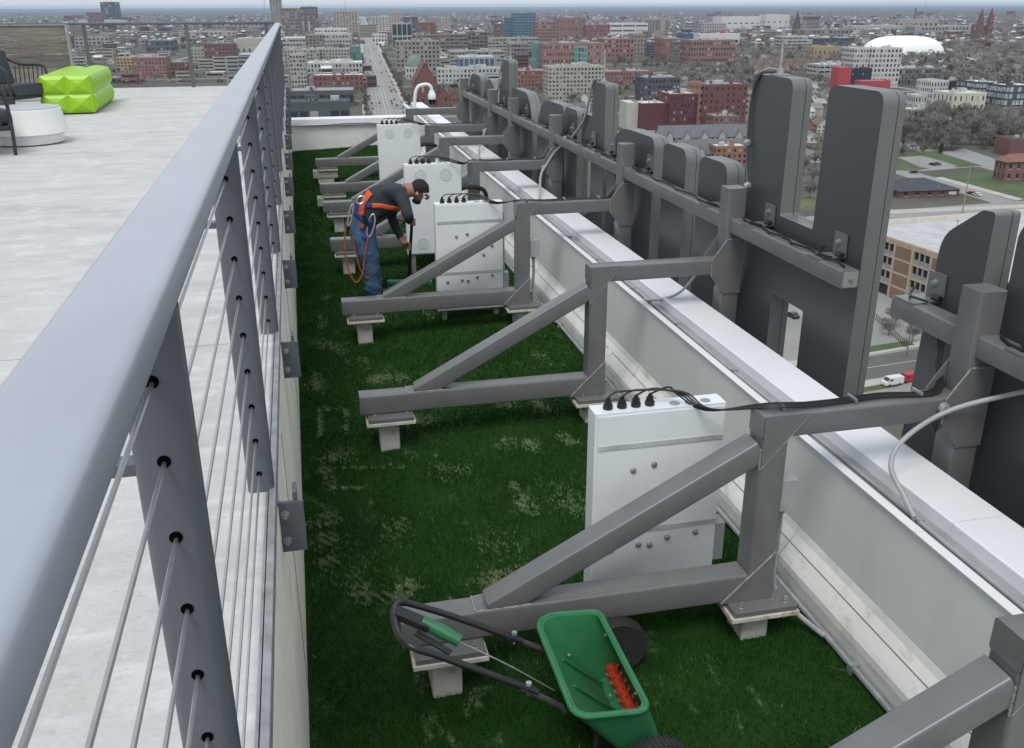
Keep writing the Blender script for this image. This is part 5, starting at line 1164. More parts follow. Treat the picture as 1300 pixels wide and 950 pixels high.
# parking garage (tan frame, dark openings): its facade runs down to the right
def garage():
    Hh = 16.5; zr = GZ + Hh
    a = ground_at(1116, 301, zr); b = ground_at(1262, 350, zr); c_ = ground_at(1330, 268, zr); d_ = ground_at(1112, 285, zr)
    a.z = b.z = GZ; d = (b - a); Lf = d.length; ux = d.normalized()
    e = empty('parking_garage', a, math.atan2(ux.y, ux.x)); tag(e, 'tan concrete parking garage with an open roof deck at the right', 'garage')
    D = 46.0; TC = wm((.47, .36, .235)); BRK = mat('garage_brick_panel', (.20, .125, .078), .9, 0, .12, 1.5); SPN = mat('garage_spandrel', (.22, .235, .26), .8, 0, .2, .6)
    nb = 6; bw = Lf / nb; nf = 4; fh = Hh / nf
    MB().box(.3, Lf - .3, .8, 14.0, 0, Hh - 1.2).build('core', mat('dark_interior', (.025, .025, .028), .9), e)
    for k in range(nf): MB().box(0, Lf, 0, .78, k * fh + fh - .75, k * fh + fh).build('floor_beam', TC, e)
    for k in range(nb + 1): MB().box(k * bw - .45 + (.45 if k == 0 else 0), k * bw + .45 - (.45 if k == nb else 0), -.12, .7, 0, Hh + .2).build('pier', TC, e)
    for k in range(nb):
        x0, x1 = k * bw + .47, (k + 1) * bw - .47
        if k % 2 == 1:
            for f in range(nf): MB().box(x0 + .1, x1 - .1, -.02, .5, f * fh + .1, f * fh + fh - .85).build('brick_panel', BRK, e)
        else:
            for f in range(nf):
                if f == 0 and k == 0: continue
                MB().box(x0, x1, .12, .4, f * fh + .05, f * fh + 1.15).build('spandrel', SPN, e)
                for q in (.33, .66): MB().box(x0 + (x1 - x0) * q - .15, x0 + (x1 - x0) * q + .15, .05, .5, f * fh + 1.16, f * fh + fh - .76).build('mullion', TC, e)
    RD = mat('garage_roof_deck', (.44, .45, .46), .85, 0, .10, .15); stain(RD, (.34, .35, .36), .12, .5, .7)
    inv = Matrix.Rotation(-math.atan2(ux.y, ux.x), 3, 'Z'); q_ = [inv @ (Vector((k.x, k.y, 0)) - Vector((a.x, a.y, 0))) for k in (c_, d_)]
    poly = [(.2, .8), (Lf + 30, .8), (q_[0].x, q_[0].y), (q_[1].x, q_[1].y)]
    MB().prism(poly, (0, 0, Hh - .9), (1, 0, 0), (0, 1, 0), (0, 0, 1), .5).build('roof_deck', RD, e)
    MB().box(0, Lf, -.05, .8, Hh + .001, Hh + .9).build('roof_parapet', TC, e)
    MB().bar((q_[1].x, q_[1].y + .4, Hh / 2 + .6), (q_[0].x, q_[0].y + .4, Hh / 2 + .6), .6, Hh + 1.2, ch=0).build('back_parapet', wm((.66, .62, .52)), e); MB().bar((0, .9, Hh / 2 + .4), (q_[1].x, q_[1].y, Hh / 2 + .4), .5, Hh + .8, ch=0).build('side_parapet', TC, e)
    s_ = MB()
    for k in range(9): s_.box(8 + k * 3, 8.12 + k * 3, 12, 17, Hh - .399, Hh - .393)
    s_.build('bay_lines', PAINT, e)
    for x, y in ((13, 16), (36, 26)):
        lp = MB().tube([(x, y, Hh - .4), (x, y, Hh + 6.5)], [.14, .09], 6); lp.bar((x - .9, y, Hh + 6.5), (x + .9, y, Hh + 6.5), .3, .15, ch=.02); lp.build('lamp_pole', wm((.2, .2, .2)), e)
    c = e.location; FOOT.append((c.dot(gx) - 6, c.dot(gx) + 70, c.dot(gy) - 40, c.dot(gy) + 60)); return e, Hh
garage()
# low brick building with dark hipped roof
def hip_house(pl, pr, yb, ywall, ytop, depth, colw, colr, lb, name='low_building', cat='building', nw=6):
    p = ground_at(pl, yb); W = solve_w(p, gx, pr); h = solve_h(p, ywall); ht = solve_h(p + gy * depth * .5 + gx * W * .4, ytop) ; e = empty(name, p, -GA); tag(e, lb, cat)
    MB().box(0, W, 0, depth, 0, h).build('wall', wm(colw), e); o = .8; i = min(W, depth) * .46
    MB().add([(-o, -o, h), (W + o, -o, h), (W + o, depth + o, h), (-o, depth + o, h), (i, depth / 2, ht), (W - i, depth / 2, ht)], [(0, 1, 5, 4), (1, 2, 5), (2, 3, 4, 5), (3, 0, 4), (3, 2, 1, 0)]).build('roof', mat('shingle_%d' % int(colr[0] * 999), colr, .9, 0, .15, .5), e)
    for f in range(2 if h > 5 else 1):
        for k in range(nw):
            hh = h / (2 if h > 5 else 1); x = W * (k + .35) / nw; wn = MB().box(x, x + W / nw * .32, -.12, -.01, f * hh + hh * .3, f * hh + hh * .8).build('window', GLASS, e)
            MB().box(x - .1, x + W / nw * .32 + .1, -.18, -.001, f * hh + hh * .24, f * hh + hh * .295).build('sill', wm(WHT), wn)
        for k in range(3):
            hh = h / (2 if h > 5 else 1); y = depth * (k + .35) / 3; MB().box(-.12, -.01, y, y + depth / 3 * .25, f * hh + hh * .3, f * hh + hh * .8).build('window', GLASS, e)
    FOOT.append((p.dot(gx) - 2, p.dot(gx) + W + 2, p.dot(gy) - 2, p.dot(gy) + depth + 2)); return e, W, h
e, W, h = hip_house(1141, 1217, 252, 243, 226, 24, (.19, .075, .062), (.052, .055, .068), 'low brick building with a dark hipped roof by the junction', nw=5)
MB().box(W * .82, W * .95, -.2, -.05, h * .35, h * .75).build('sign_board', wm((.6, .6, .58)), e)
e, W, h = hip_house(1274, 1316, 231, 206, 195, 9, (.25, .105, .082), (.20, .105, .085), 'red brick villa with hipped roof on the green lawn', 'villa', 'house', 4)
MB().box(W * .3, W * .3 + .9, 5, 5.9, h, h + 5).build('chimney', wm(BR), e); MB().box(W * .55, W * .85, -2.4, -.02, h * .36, h * .42).build('porch_roof', wm((.2, .1, .09)), e)
for q in (.56, .70, .84): MB().box(W * q - .12, W * q + .12, -2.3, -2.1, 0, h * .36).build('porch_post', wm(WHT), e)
# slate roofed terraces under the letters
for k, (pl, pr, yb, yw, yr, lb) in enumerate(((838, 948, 187, 175, 160, 'upper terrace of houses with slate roofs and pale dormers'), (862, 952, 208, 196, 178, 'lower terrace of houses with slate roofs beside the orange house'), (690, 745, 150, 142, 132, 'grey roofed terrace below the beige apartment block'))):
    p = ground_at(pl, yb); W = solve_w(p, gx, pr); h = solve_h(p, yw); hr = solve_h(p, yr) - h; e = empty('terrace', p, -GA); tag(e, lb, 'terrace')
    gable(wm((.40, .38, .34)), mat('slate', (.125, .135, .145), .85, 0, .15, .6), W, 12, h, max(hr * .9, 3.5), e, 'x', .5, 16, chim=False)
    for q in range(5):
        x = W * (q + .5) / 5 - 2
        gable(wm((.42, .42, .39)), MATS['slate'], 4.2, 5, h * 1.0, 3.2, e, 'y', .3, 0, .3, x, -.6, False)
    FOOT.append((p.dot(gx) - 2, p.dot(gx) + W + 2, p.dot(gy) - 3, p.dot(gy) + 14))
p = ground_at(952, 96); W = solve_w(p, gx, 1027); e = empty('terrace', p, -GA); tag(e, 'long brown terrace with many gables left of the pale grey block', 'terrace'); h = solve_h(p, 84)
gable(wm((.30, .23, .18)), mat('brown_shingle', (.13, .105, .09), .9, 0, .2, .3), W, 16, h, 7, e, 'x', .5, 20, chim=False)
for q in range(6): gable(wm((.33, .24, .19)), MATS['brown_shingle'], W / 9, 8, h * 1.02, 6, e, 'y', .3, 0, 0, W * (q + .2) / 6, -1.5, False)
FOOT.append((p.dot(gx) - 2, p.dot(gx) + W + 2, p.dot(gy) - 3, p.dot(gy) + 18))
# hand placed small houses
def house(pl, pr, yb, yt, col, roofc, lb, along='y', depth=11, group=None):
    p = ground_at(pl, yb); W = max(5, solve_w(p, gx, pr)); ht = solve_h(p, yt); e = empty('house', p, -GA); tag(e, lb, 'house', group)
    gable(wm(col), mat('shingle_%03d' % int(roofc[0] * 999), roofc, .9, 0, .2, .5), W, depth, ht * .62, ht * .38, e, along, .4, 3)
    FOOT.append((p.dot(gx) - 2, p.dot(gx) + W + 2, p.dot(gy) - 2, p.dot(gy) + depth + 2))
house(733, 749, 142, 118, (.60, .60, .58), (.12, .11, .10), 'white gabled house in front of the beige apartment block')
house(1020, 1040, 182, 168, (.60, .60, .57), (.16, .16, .17), 'white gabled house seen between the uprights of the letter H')
house(1024, 1044, 207, 193, (.50, .47, .42), (.18, .17, .16), 'cream house lower between the uprights of the letter H')
house(1018, 1034, 150, 137, (.58, .58, .57), (.40, .40, .40), 'white flat house higher between the uprights of the letter H', 'x')

MARK += [(1160, 70, 'huge white sports dome'), (541, 139, 'red gabled church'), (527, 100, 'green domed hall'), (1180, 250, 'low brick building with a dark roof'), (1290, 231, 'red brick villa'), (900, 187, 'slate roofed terrace'), (990, 96, 'long brown terrace'), (1170, 400, 'tan parking garage')]
def short(lb):
    for k in (' with ', ' left of ', ' right of ', ' beyond ', ' behind ', ' below ', ' above ', ' before ', ' beside ', ' among ', ' under ', ' near ', ' on the ', ' over ', ' of the ', ' just ', ' standing ', ' partly ', ' between ', ' in front', ' joined ', ' seen ', ' cut ', ' at '): lb = lb.split(k)[0]
    return lb
def where(p):
    x, y = proj(p); m = min(MARK, key=lambda q: (q[0] - x) ** 2 + ((q[1] - y) * 2.2) ** 2)
    dx, dy = m[0] - x, m[1] - y
    rel = ('left of' if dx > 0 else 'right of') if abs(dx) > abs(dy) * 1.6 else ('in front of' if dy < 0 else 'behind')
    return rel + ' the ' + short(m[2])
ORD = ['leftmost', 'second from left', 'third from left', 'fourth from left', 'fifth from left', 'sixth from left', 'seventh from left', 'eighth from left', 'ninth from left', 'tenth from left', 'eleventh from left', 'twelfth from left']
NEAR = [k.replace('leftmost', 'nearest').replace('from left', 'nearest') for k in ORD]
def single_out():
    """things whose labels came out alike are told apart by their place in the row"""
    g = {}
    for o in scene.objects:
        if o.parent is None and o.get('group') and o.get('label'): g.setdefault(o['label'], []).append(o)
    for lb, os_ in g.items():
        n = len(os_); gr = os_[0]['group']
        if n < 2 or n > 12: continue
        far = 'avenue' in gr; os_.sort(key=(lambda o: (o.location - CAM).length) if far else (lambda o: proj(o.location)[0]))
        for k, o in enumerate(os_):
            w_ = (NEAR if far else ORD)[k] if not (k == n - 1 and not far) else 'rightmost'
            t_ = lb + ', ' + w_
            if len(t_.split()) <= 16: o['label'] = t_
# ------------------------------------------------------------------ bare trees
def branch_mesh(rnd, height, spread, levels=4, twig=.11, evergreen=False, droop=0):
    """returns (trunk MB, crown MB) for a leafless tree of unit scale"""
    T, C = MB(), MB()
    def grow(p, d, ln, r_, lv):
        q = p + d * ln; side = d.cross(Vector((0, 0, 1)));
        if side.length < .05: side = Vector((1, 0, 0))
        if lv >= levels:
            s_ = Vector((rnd.uniform(-1, 1), rnd.uniform(-1, 1), rnd.uniform(-1, 1))).normalized() * twig
            C.add([p - s_, p + s_, q + Vector((rnd.uniform(-.2, .2), rnd.uniform(-.2, .2), .1))], [(0, 1, 2)]); return
        M_ = T if lv == 0 else C
        M_.tube([p, p.lerp(q, .5) + Vector((rnd.uniform(-.1, .1), rnd.uniform(-.1, .1), 0)) * ln * .3, q], [r_, r_ * .82, r_ * .62], 6 if lv == 0 else 3, False)
        n = {0: 8, 1: 6, 2: 6, 3: 8}.get(lv, 5)
        for k in range(n):
            t = rnd.uniform(.3, 1.0) if lv else rnd.uniform(.42, 1.0); a = 2 * math.pi * (k + rnd.random()) / n; tilt = rnd.uniform(.35, .95) * spread
            sd_ = side.normalized(); up = sd_.cross(d).normalized(); nd = (d * math.cos(tilt) + (sd_ * math.cos(a) + up * math.sin(a)) * math.sin(tilt) + Vector((0, 0, .15 - droop))).normalized()
            grow(p.lerp(q, t), nd, ln * (rnd.uniform(.6, .95) if lv == 0 else rnd.uniform(.45, .70)), r_ * .5, lv + 1)
    grow(Vector((0, 0, -.2)), Vector((rnd.uniform(-.06, .06), rnd.uniform(-.06, .06), 1)).normalized(), height * .40, height * .022, 0)
    return T, C
BARK = mat('grey_bark', (.10, .088, .076), .95, 0, .2, 2); TW = [mat('bare_twigs_brown', (.165, .148, .132), .95, 0, .3, .4), mat('bare_twigs_grey', (.235, .220, .205), .95, 0, .3, .4), mat('budding_twigs', (.17, .17, .095), .95, 0, .3, .4), mat('pale_blossom', (.36, .34, .31), .9, 0, .2, .6)]
TREE = []
for k, (hh, sp) in enumerate(((14, .95), (16, .85), (12, 1.05), (10, 1.0), (15, .9), (9, 1.0))):
    rnd = random.Random(50 + k); T, C = branch_mesh(rnd, hh, sp, 4, .12)
    TREE.append((T.mesh('trunk', BARK), {i: None for i in range(4)}, C))
def crown(k, i):
    d = TREE[k][1]
    if d[i] is None: d[i] = TREE[k][2].mesh('crown', TW[i])
    return d[i]
def evergreen_mesh(rnd, h):
    C = MB()
    for k in range(900):
        t = rnd.random() ** .7; z = h * (.08 + .92 * t); r_ = (1 - t) * h * .20 * rnd.uniform(.55, 1.05); a = rnd.uniform(0, 6.283)
        p = Vector((math.cos(a) * r_, math.sin(a) * r_, z)); d = Vector((math.cos(a), math.sin(a), -.35)) * h * .055; s_ = Vector((-math.sin(a), math.cos(a), 0)) * h * .022
        C.add([p - s_, p + s_, p + d], [(0, 1, 2)])
    C.lathe([(h * .15, h * .1), (h * .09, h * .5), (.05, h * .97)], (0, 0, 0), 9); return C.mesh('crown', mat('evergreen_needles', (.022, .040, .022), .9, 0, .35, .8)), MB().tube([(0, 0, 0), (0, 0, h * .3)], h * .02, 6).mesh('trunk', BARK)
EV = [evergreen_mesh(random.Random(9 + k), 12) for k in range(2)]
NT = 0
def tree(p, k, i, sc, rz, label, group):
    global NT; NT += 1
    e = empty('bare_tree' if i >= 0 else 'evergreen_tree', p, rz); e.scale = (sc, sc, sc * random.uniform(.9, 1.1)); tag(e, label, 'tree', group)
    if i >= 0: put('trunk', TREE[k][0], e); put('crown', crown(k, i), e)
    else: put('trunk', EV[k % 2][1], e); put('crown', EV[k % 2][0], e)
def blocked(p, m=3.0, trees=True):
    u, v = p.dot(gx), p.dot(gy)
    if abs(u - AVU) < 19: return True
    return any(a - m < u < b + m and c - m < v < d + m for a, b, c, d in FOOT)
def scatter_trees(n, quad_px, label, group, kinds=(0, 0, 1), smin=.6, smax=1.0, ever=0.0):
    """positions uniform in a screen-bounded piece of ground, so density follows what is seen"""
    x0, x1, y0, y1 = quad_px; c = 0; tries = 0
    while c < n and tries < n * 30:
        tries += 1; y = y0 + (y1 - y0) * random.random(); p = ground_at(random.uniform(x0, x1), y)
        if blocked(p, 1.5): continue
        i = -1 if random.random() < ever else random.choice(kinds)
        sc_ = random.uniform(smin, smax); f_ = (sc_ - smin) / (smax - smin)
        kind_ = {0: 'brown bare', 1: 'grey bare', 2: 'budding', 3: 'pale blossoming', -1: 'dark evergreen'}[i]
        tree(p, random.randrange(6), i, sc_, random.uniform(0, 6.28), ('small ' if f_ < .33 else 'tall ' if f_ > .67 else '') + kind_ + ' tree ' + where(p), group); c += 1
scatter_trees(84, (1130, 1300, 156, 193), 'bare tree in the grove between the cream block and the villa', 'bare grove at right', (0, 1, 1, 1), .95, 1.5, .04)
scatter_trees(8, (1128, 1200, 190, 203), 'bare tree on the lawn edge below the grove', 'trees at the lawn edge', (1, 2, 3), .5, .75, .1)
scatter_trees(34, (862, 985, 84, 110), 'bare tree in the wooded quarter left of the letter H', 'trees in the wooded quarter', (0, 1, 1, 3), .7, 1.15, .05)
scatter_trees(12, (768, 860, 100, 130), 'bare tree around the slate apartment block', 'trees around the slate apartment block', (0, 1, 2), .7, 1.0, .03)
scatter_trees(16, (1000, 1045, 160, 260), 'bare tree seen between the uprights of the letter H', 'trees between the H uprights', (1, 1, 3, 0), .6, .9)
scatter_trees(26, (1140, 1300, 78, 104), 'bare tree in the housing beyond the dark apartments', 'trees in the right housing', (0, 1, 1), .8, 1.1, .10)
scatter_trees(14, (955, 1060, 64, 82), 'bare tree below the dark church spire', 'trees below the spire', (0, 0, 1), .9, 1.2, .05)
scatter_trees(10, (780, 850, 76, 90), 'bare tree before the brick hospital blocks', 'trees before the hospital', (0, 2, 1), .9, 1.2)
scatter_trees(10, (660, 740, 118, 150), 'bare tree near the beige apartment block', 'trees near the beige apartments', (0, 1), .7, 1.0)
scatter_trees(6, (1095, 1160, 405, 442), 'bare sapling in the lot by the parking garage', 'saplings by the garage', (1,), .35, .5)
for side, u in (('left', AVU - 18), ('right', AVU + 18.5)):
    for v in np.arange(700, 1750, 24 if side == 'right' else 40):
        tree(gp(u + random.uniform(-1, 1), v + random.uniform(-4, 4)), random.randrange(6), 0, random.uniform(.55, .85), random.uniform(0, 6), 'street tree at %s avenue kerb %s' % (side, where(gp(u, v))), 'street trees along the avenue')

# ------------------------------------------------------------------ small houses one can count
HOUSE = []
for k in range(6):
    rnd = random.Random(70 + k); w_, d_, h_, rh = rnd.uniform(8, 11), rnd.uniform(10, 14), rnd.uniform(5, 6.5), rnd.uniform(3, 4.2)
    t = empty('house'); gable(wm([(.50, .50, .48), (.30, .13, .10), (.42, .38, .32), (.34, .34, .35), (.22, .10, .085), (.55, .54, .50)][k]), mat('roof_mix_%d' % k, [(.10, .10, .105), (.14, .12, .11), (.20, .19, .18), (.09, .08, .08), (.30, .29, .28), (.17, .13, .11)][k], .9, 0, .2, .4), w_, d_, h_, rh, t, 'y' if k % 2 else 'x', .4, 3); HOUSE.append((t, w_, d_))
first = [True] * 6
def place_house(p, label, group):
    k = random.randrange(6); t, w_, d_ = HOUSE[k]
    o = t if first[k] else copy_tree(t); first[k] = False
    o.location = p; o.rotation_euler = (0, 0, -GA + random.choice((0, math.pi / 2, math.pi))); tag(o, 'small ' + ['white', 'brick', 'tan', 'grey', 'dark brick', 'cream'][k] + ' house ' + where(p), 'house', group)
    u, v = p.dot(gx), p.dot(gy); FOOT.append((u - 6, u + 6, v - 6, v + 6))
def scatter_houses(n, q, label, group):
    x0, x1, y0, y1 = q; c = 0; t = 0
    while c < n and t < n * 40:
        t += 1; p = ground_at(random.uniform(x0, x1), random.uniform(y0, y1))
        if blocked(p, 6): continue
        place_house(p, label, group); c += 1
scatter_houses(46, (1140, 1310, 68, 104), 'small pitched roof house in the quarter beyond the dark apartments', 'houses at right')
scatter_houses(26, (860, 985, 78, 108), 'small pitched roof house in the wooded quarter left of the letter H', 'houses in the wooded quarter')
scatter_houses(12, (1000, 1050, 110, 175), 'small pitched roof house behind the letter H', 'houses behind the H')
scatter_houses(14, (955, 1080, 62, 84), 'small pitched roof house below the dark church spire', 'houses below the spire')
scatter_houses(12, (20, 340, 62, 108), 'small pitched roof house beyond the deck railing', 'houses beyond the deck railing')
scatter_houses(8, (640, 700, 112, 150), 'small pitched roof house near the red and ochre block', 'houses near the ochre block')

# ------------------------------------------------------------------ mid and far city as one mass each
def mass(name, n, yr, xr, hr, wr, cols, roofs, label, cat, seed):
    rr = random.Random(seed); m = MB(); c = t = 0
    while c < n and t < n * 12:
        t += 1; p = ground_at(rr.uniform(*xr), yr[0] + (yr[1] - yr[0]) * rr.random() ** 1.3)
        if blocked(p, 8): continue
        w_, d_, h = rr.uniform(*wr), rr.uniform(*wr), rr.uniform(*hr) * (1 if rr.random() < .85 else 2.2); mi = rr.randrange(len(cols)); u = gx * w_; v = gy * d_; z = Vector((0, 0, h))
        P8 = [p, p + u, p + u + v, p + v, p + z, p + u + z, p + u + v + z, p + v + z]
        m.add(P8, [(0, 1, 5, 4), (1, 2, 6, 5), (2, 3, 7, 6), (3, 0, 4, 7)], mi)
        rmi = len(cols) + rr.randrange(len(roofs))
        if w_ < 16: 
            rg = Vector((0, 0, rr.uniform(2, 4))); a = (P8[4] + P8[7]) / 2 + rg; b = (P8[5] + P8[6]) / 2 + rg; m.add([P8[4], P8[5], P8[6], P8[7], a, b], [(0, 1, 5, 4), (2, 3, 4, 5), (1, 2, 5), (3, 0, 4)], rmi)
        else: m.add([P8[4], P8[5], P8[6], P8[7]], [(0, 1, 2, 3)], rmi)
        # window stripes on the face turned to us
        if h > 6:
            nf = max(1, int(h / 4))
            for f in range(nf):
                za = Vector((0, 0, h * (f + .35) / nf)); zb = Vector((0, 0, h * (f + .75) / nf)); o = -gy * .1; a = p + u * .06 + o; b = p + u * .94 + o; m.add([a + za, b + za, b + zb, a + zb], [(0, 1, 2, 3)], len(cols) + len(roofs))
        c += 1
    o = m.build(name, cols + roofs + [GLASS]); tag(o, label, cat, kind='stuff')
CW = [wm(c) for c in (BR, TAN, BEI, GRY, WHT, BRD, (.36, .30, .24))]; CR_ = [ROOFW, ROOFG, ROOFD, mat('brown_shingle', (.13, .105, .09))]
mass('distant_houses', 2600, (22, 62), (-30, 1330), (5, 8), (8, 13), CW, CR_, 'mass of small distant houses across the plain', 'houses', 5)
mass('distant_blocks', 420, (18, 50), (-30, 1330), (7, 16), (18, 60), CW, CR_, 'mass of distant sheds and low blocks across the plain', 'buildings', 6)
mass('near_blocks', 60, (70, 118), (366, 700), (6, 12), (12, 24), CW, CR_, 'low infill buildings between the named blocks', 'buildings', 8)
mass('left_blocks', 70, (48, 108), (-20, 345), (6, 14), (14, 30), CW, CR_, 'low infill buildings beyond the deck railing', 'buildings', 9)

def woods(name, n, yr, xr, seed, label, scale=(1, 1), pw=1.4):
    """bare woods as many small twig fans merged into one mesh"""
    r_ = np.random.default_rng(seed); pts = []; rr = random.Random(seed); t = 0
    while len(pts) < n and t < n * 6:
        t += 1; p = ground_at(rr.uniform(*xr), yr[0] + (yr[1] - yr[0]) * rr.random() ** pw)
        if blocked(p, 3): continue
        pts.append(p)
    K = 46; n = len(pts); ctr = np.array([tuple(p) for p in pts])
    s_ = r_.uniform(.7, 1.2, n) * r_.uniform(scale[0], scale[1], n); th = r_.uniform(0, 6.283, (n, K)); cz = r_.uniform(-.5, 1, (n, K)); rad = r_.uniform(.35, 1, (n, K)) ** .6
    rx = np.sqrt(np.clip(1 - cz ** 2, 0, 1)) * rad; ctrp = np.stack([np.cos(th) * rx * 5.5, np.sin(th) * rx * 5.5, 8 + cz * rad * 4.8], 2) * s_[:, None, None] + ctr[:, None, :]
    a = r_.normal(0, 1, (n, K, 3)); b = r_.normal(0, 1, (n, K, 3)); a /= np.linalg.norm(a, axis=2, keepdims=True); b /= np.linalg.norm(b, axis=2, keepdims=True)
    V = np.stack([ctrp + a * 1.25, ctrp - a * .55 + b * .75, ctrp - a * .55 - b * .75], 2).reshape(-1, 3); q = len(V) // 3
    me = bpy.data.meshes.new(name); me.vertices.add(len(V)); me.vertices.foreach_set('co', V.ravel()); me.loops.add(len(V)); me.loops.foreach_set('vertex_index', np.arange(len(V), dtype=np.int32))
    me.polygons.add(q); me.polygons.foreach_set('loop_start', np.arange(0, 3 * q, 3, dtype=np.int32)); me.polygons.foreach_set('loop_total', np.full(q, 3, np.int32))
    kinds = r_.choice(4, n, p=[.45, .35, .08, .12]); me.update(calc_edges=True)
    for m_ in (TW[0], TW[1], TW[2], mat('evergreen_needles', (.022, .040, .022))): me.materials.append(m_)
    me.polygons.foreach_set('material_index', np.repeat(kinds, K).astype(np.int32)); me.update()
    tag(put(name, me), label, 'woods', kind='stuff')
woods('distant_woods', 5200, (16, 66), (-40, 1340), 3, 'distant mass of bare trees across the plain', (1, 1.25))
woods('right_woods', 1500, (62, 112), (850, 1330), 4, 'mass of bare trees between the houses at right', (.7, 1.0), 1.0)
woods('left_woods', 260, (56, 112), (-30, 350), 14, 'bare trees between the blocks beyond the deck railing', (.6, .9), 1.0)
woods('mid_woods', 260, (60, 135), (372, 860), 15, 'bare trees between the blocks in the middle', (.6, .9), 1.0)

# ------------------------------------------------------------------ vehicles
def car_mesh(col, k, van=False):
    m = MB()
    pr = [(-2.2, .35), (-2.2, .85), (-1.5, .95), (-.9, 1.45), (.7, 1.45), (1.35, .95), (2.15, .82), (2.2, .35)] if not van else [(-2.5, .4), (-2.5, 2.05), (1.3, 2.1), (1.9, 1.25), (2.5, 1.1), (2.5, .4)]
    m.prism(pr, (0, -.9, 0), (1, 0, 0), (0, 0, 1), (0, 1, 0), 1.8)
    g = MB()
    if not van:
        for y in (-.915, .905): g.prism([(-1.25, 1.0), (-.82, 1.38), (.62, 1.38), (1.1, 1.0)], (0, y, 0), (1, 0, 0), (0, 0, 1), (0, 1, 0), .01)
        g.prism([(-.75, 0), (.75, 0), (.65, .6), (-.65, .6)], (1.32, 0, .985), (0, 1, 0), (-.78, 0, .62), (.6, 0, .78), .015); g.prism([(-.75, 0), (.75, 0), (.65, .55), (-.65, .55)], (-1.48, 0, .985), (0, 1, 0), (.78, 0, .62), (-.6, 0, .78), .015)
    else:
        g.prism([(-.8, 0), (.8, 0), (.75, .85), (-.75, .85)], (1.9, 0, 1.3), (0, 1, 0), (-.58, 0, .81), (.81, 0, .58), .015)
        for y in (-.915, .905): g.prism([(.6, 1.3), (.6, 1.85), (1.25, 1.85), (1.65, 1.3)], (0, y, 0), (1, 0, 0), (0, 0, 1), (0, 1, 0), .01)
    return m.mesh('body', mat('car_paint_%d' % k, col, .3, .2, .03, 1)), g.mesh('windows', GLASS)
WHEEL = MB().lathe([(.33, -.11), (.33, .11)], (0, 0, 0), 12, (0, 1, 0)).mesh('wheel', BLACK)
CARS = [car_mesh(c, k) for k, c in enumerate(((.45, .45, .46), (.03, .03, .035), (.62, .62, .62), (.10, .11, .13), (.25, .03, .03), (.05, .08, .16)))]
def car(p, rz, k, label, group, meshes=None):
    e = empty('parked_car' if 'parked' in label else 'car', p + Vector((0, 0, .06)), rz); tag(e, label, 'car', group)
    for nm, me_ in zip(('body', 'windows'), meshes or CARS[k]): put(nm, me_, e)
    e.children[1]['kind'] = 'stuff'
    for x in (-1.4, 1.4):
        for y in (-.8, .8): put('wheel', WHEEL, e).location = (x, y, .33)
dr = math.atan2(gy.y, gy.x); used = []; CN = ['silver', 'black', 'white', 'dark grey', 'dark red', 'dark blue']
for k in range(58):
    for _ in range(30):
        o = random.choice((-12.4, -9, -5.5, 5.5, 9, 12.4)); v = 640 + 1500 * random.random() ** 1.3
        if all(abs(v - b) > 9 or abs(o - a) > 1 for a, b in used): used.append((o, v)); break
    kc = random.choice((0, 0, 1, 2, 2, 3, 3, 4, 5)); car(gp(AVU + o, v), dr if o > 0 else dr + math.pi, kc, CN[kc] + ' car in the %s lanes of the avenue' % ('right' if o > 0 else 'left'), 'cars on the avenue')
for k in range(16):
    kc = random.randrange(6); sg = random.choice((-1, 1)); car(gp(AVU + sg * 13.7, 660 + 42 * k + random.uniform(-8, 8)), dr, kc, CN[kc] + ' car parked at the %s kerb of the avenue' % ('right' if sg > 0 else 'left'), 'cars parked on the avenue')
dirs = ground_at(1340, 431) - ground_at(940, 492); ra = math.atan2(dirs.y, dirs.x)
WV = car_mesh((.66, .66, .66), 20, True)
car(ground_at(1132, 489), ra + math.pi, 0, 'white van parked beside a red car on the near street', None, WV)
RV = car_mesh((.45, .02, .03), 21, True)
car(ground_at(1153, 484.5), ra + math.pi, 0, 'bright red van parked beside the white van', None, RV)
for px, py, lb in ((1006, 403, 'dark car seen through the window of the letter H'), (1184, 210, 'dark car in the small car park beyond the junction'), (1190, 209.5, 'grey pickup in the small car park beyond the junction'), (1160, 220, 'dark car at the junction beyond the low brick building'), (1233, 247, 'dark red car by the low brick building'), (1240, 249, 'silver car by the low brick building'), (1284, 149, 'white car in the lot under the glassy block'), (1290, 150.5, 'dark car in the lot under the glassy block')):
    car(ground_at(px, py), ra + random.choice((0, 1.57)), 2 if 'white' in lb or 'silver' in lb else 1 if 'dark car' in lb else 3 if 'grey' in lb else 4, lb, None)

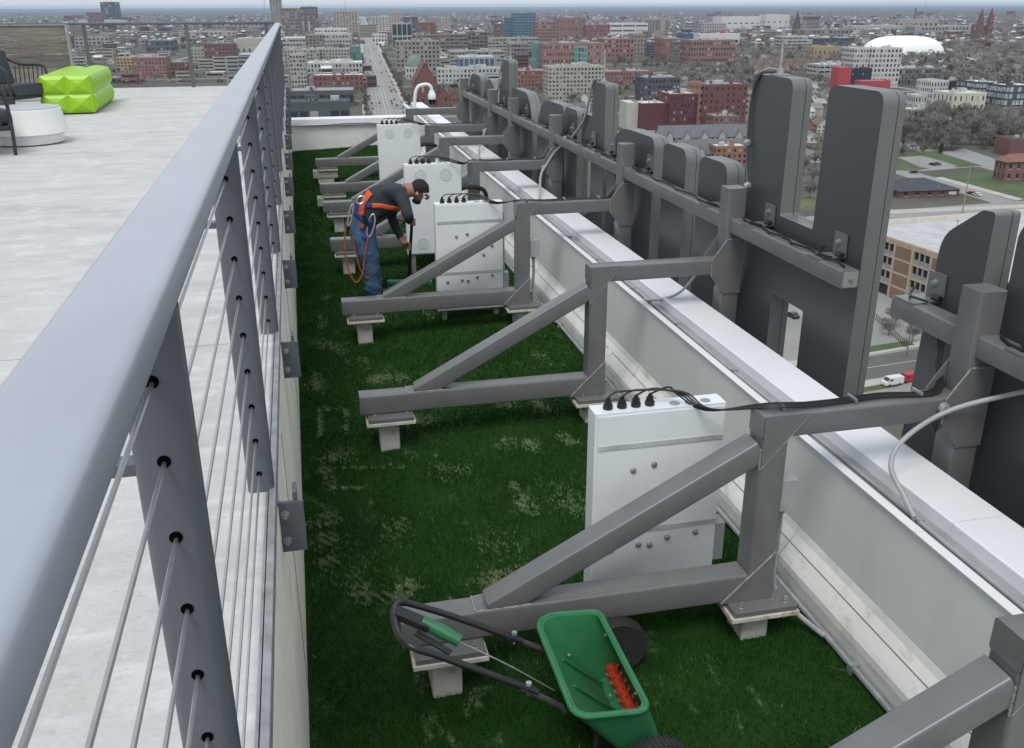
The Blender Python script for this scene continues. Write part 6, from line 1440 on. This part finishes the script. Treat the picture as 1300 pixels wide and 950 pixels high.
# street furniture on the near street
def lamp(px, py, ytop, lb, arm_=1.6):
    p = ground_at(px, py); h = solve_h(p, ytop); e = empty('street_lamp', p); tag(e, lb, 'street lamp')
    MB().tube([(0, 0, 0), (0, 0, h)], [.13, .08], 8).build('pole', wm((.12, .12, .12)), e, True)
    MB().bar((-arm_, 0, h), (arm_ * .3, 0, h + .1), .1, .1, ch=.02).build('arm', wm((.12, .12, .12)), e); MB().bar((-arm_ - .4, 0, h - .05), (-arm_ + .3, 0, h), .3, .16, ch=.04).build('lamp_head', UNIT, e)
lamp(1151, 452, 412, 'dark street lamp on the corner by the parking garage'); lamp(1020, 300, 262, 'street lamp seen between the H uprights'); lamp(1192, 256, 237, 'lamp before the low brick building')
p = ground_at(1221, 275); h = solve_h(p, 208); e = empty('utility_pole', p); tag(e, 'tall grey utility pole behind the garage roof', 'pole'); MB().tube([(0, 0, 0), (0, 0, h)], [.28, .18], 8).build('pole', wm((.30, .28, .25)), e, True); MB().box(-1.2, 1.2, -.1, .1, h - 1.2, h - 1.0).build('crossarm', wm((.28, .26, .23)), e)
fe = ground_at(1110, 405); ff = ground_at(1152, 443); e = empty('lot_fence', fe); tag(e, 'dark picket fence around the lot by the garage', 'fence')
d = ff - fe; nn = int(d.length / 1.2)
m_ = MB()
for z in (.3, 1.5): m_.bar(Vector((0, 0, z)), d + Vector((0, 0, z)), .06, .06, ch=0)
m_.build('rails', BLACKM, e)
for k in range(nn + 1): MB().box(-.05, .05, -.05, .05, 0, 1.8).build('picket', BLACKM, e).location = d * (k / nn)

single_out()
# ------------------------------------------------------------------ haze
me = MB().box(-30000, 30000, -2500, 42000, GZ - 1.5, 45).mesh('haze', [])
hm = bpy.data.materials.new('haze_air'); hm.use_nodes = True; t = hm.node_tree
for n in list(t.nodes): t.nodes.remove(n)
oo = t.nodes.new('ShaderNodeOutputMaterial'); pv = t.nodes.new('ShaderNodeVolumePrincipled'); pv.inputs['Color'].default_value = (.62, .76, 1.0, 1); pv.inputs['Density'].default_value = 3.2e-5; pv.inputs['Anisotropy'].default_value = 0.2
t.links.new(pv.outputs[0], oo.inputs['Volume']); me.materials.append(hm); ho = put('haze', me); tag(ho, kind='stuff')
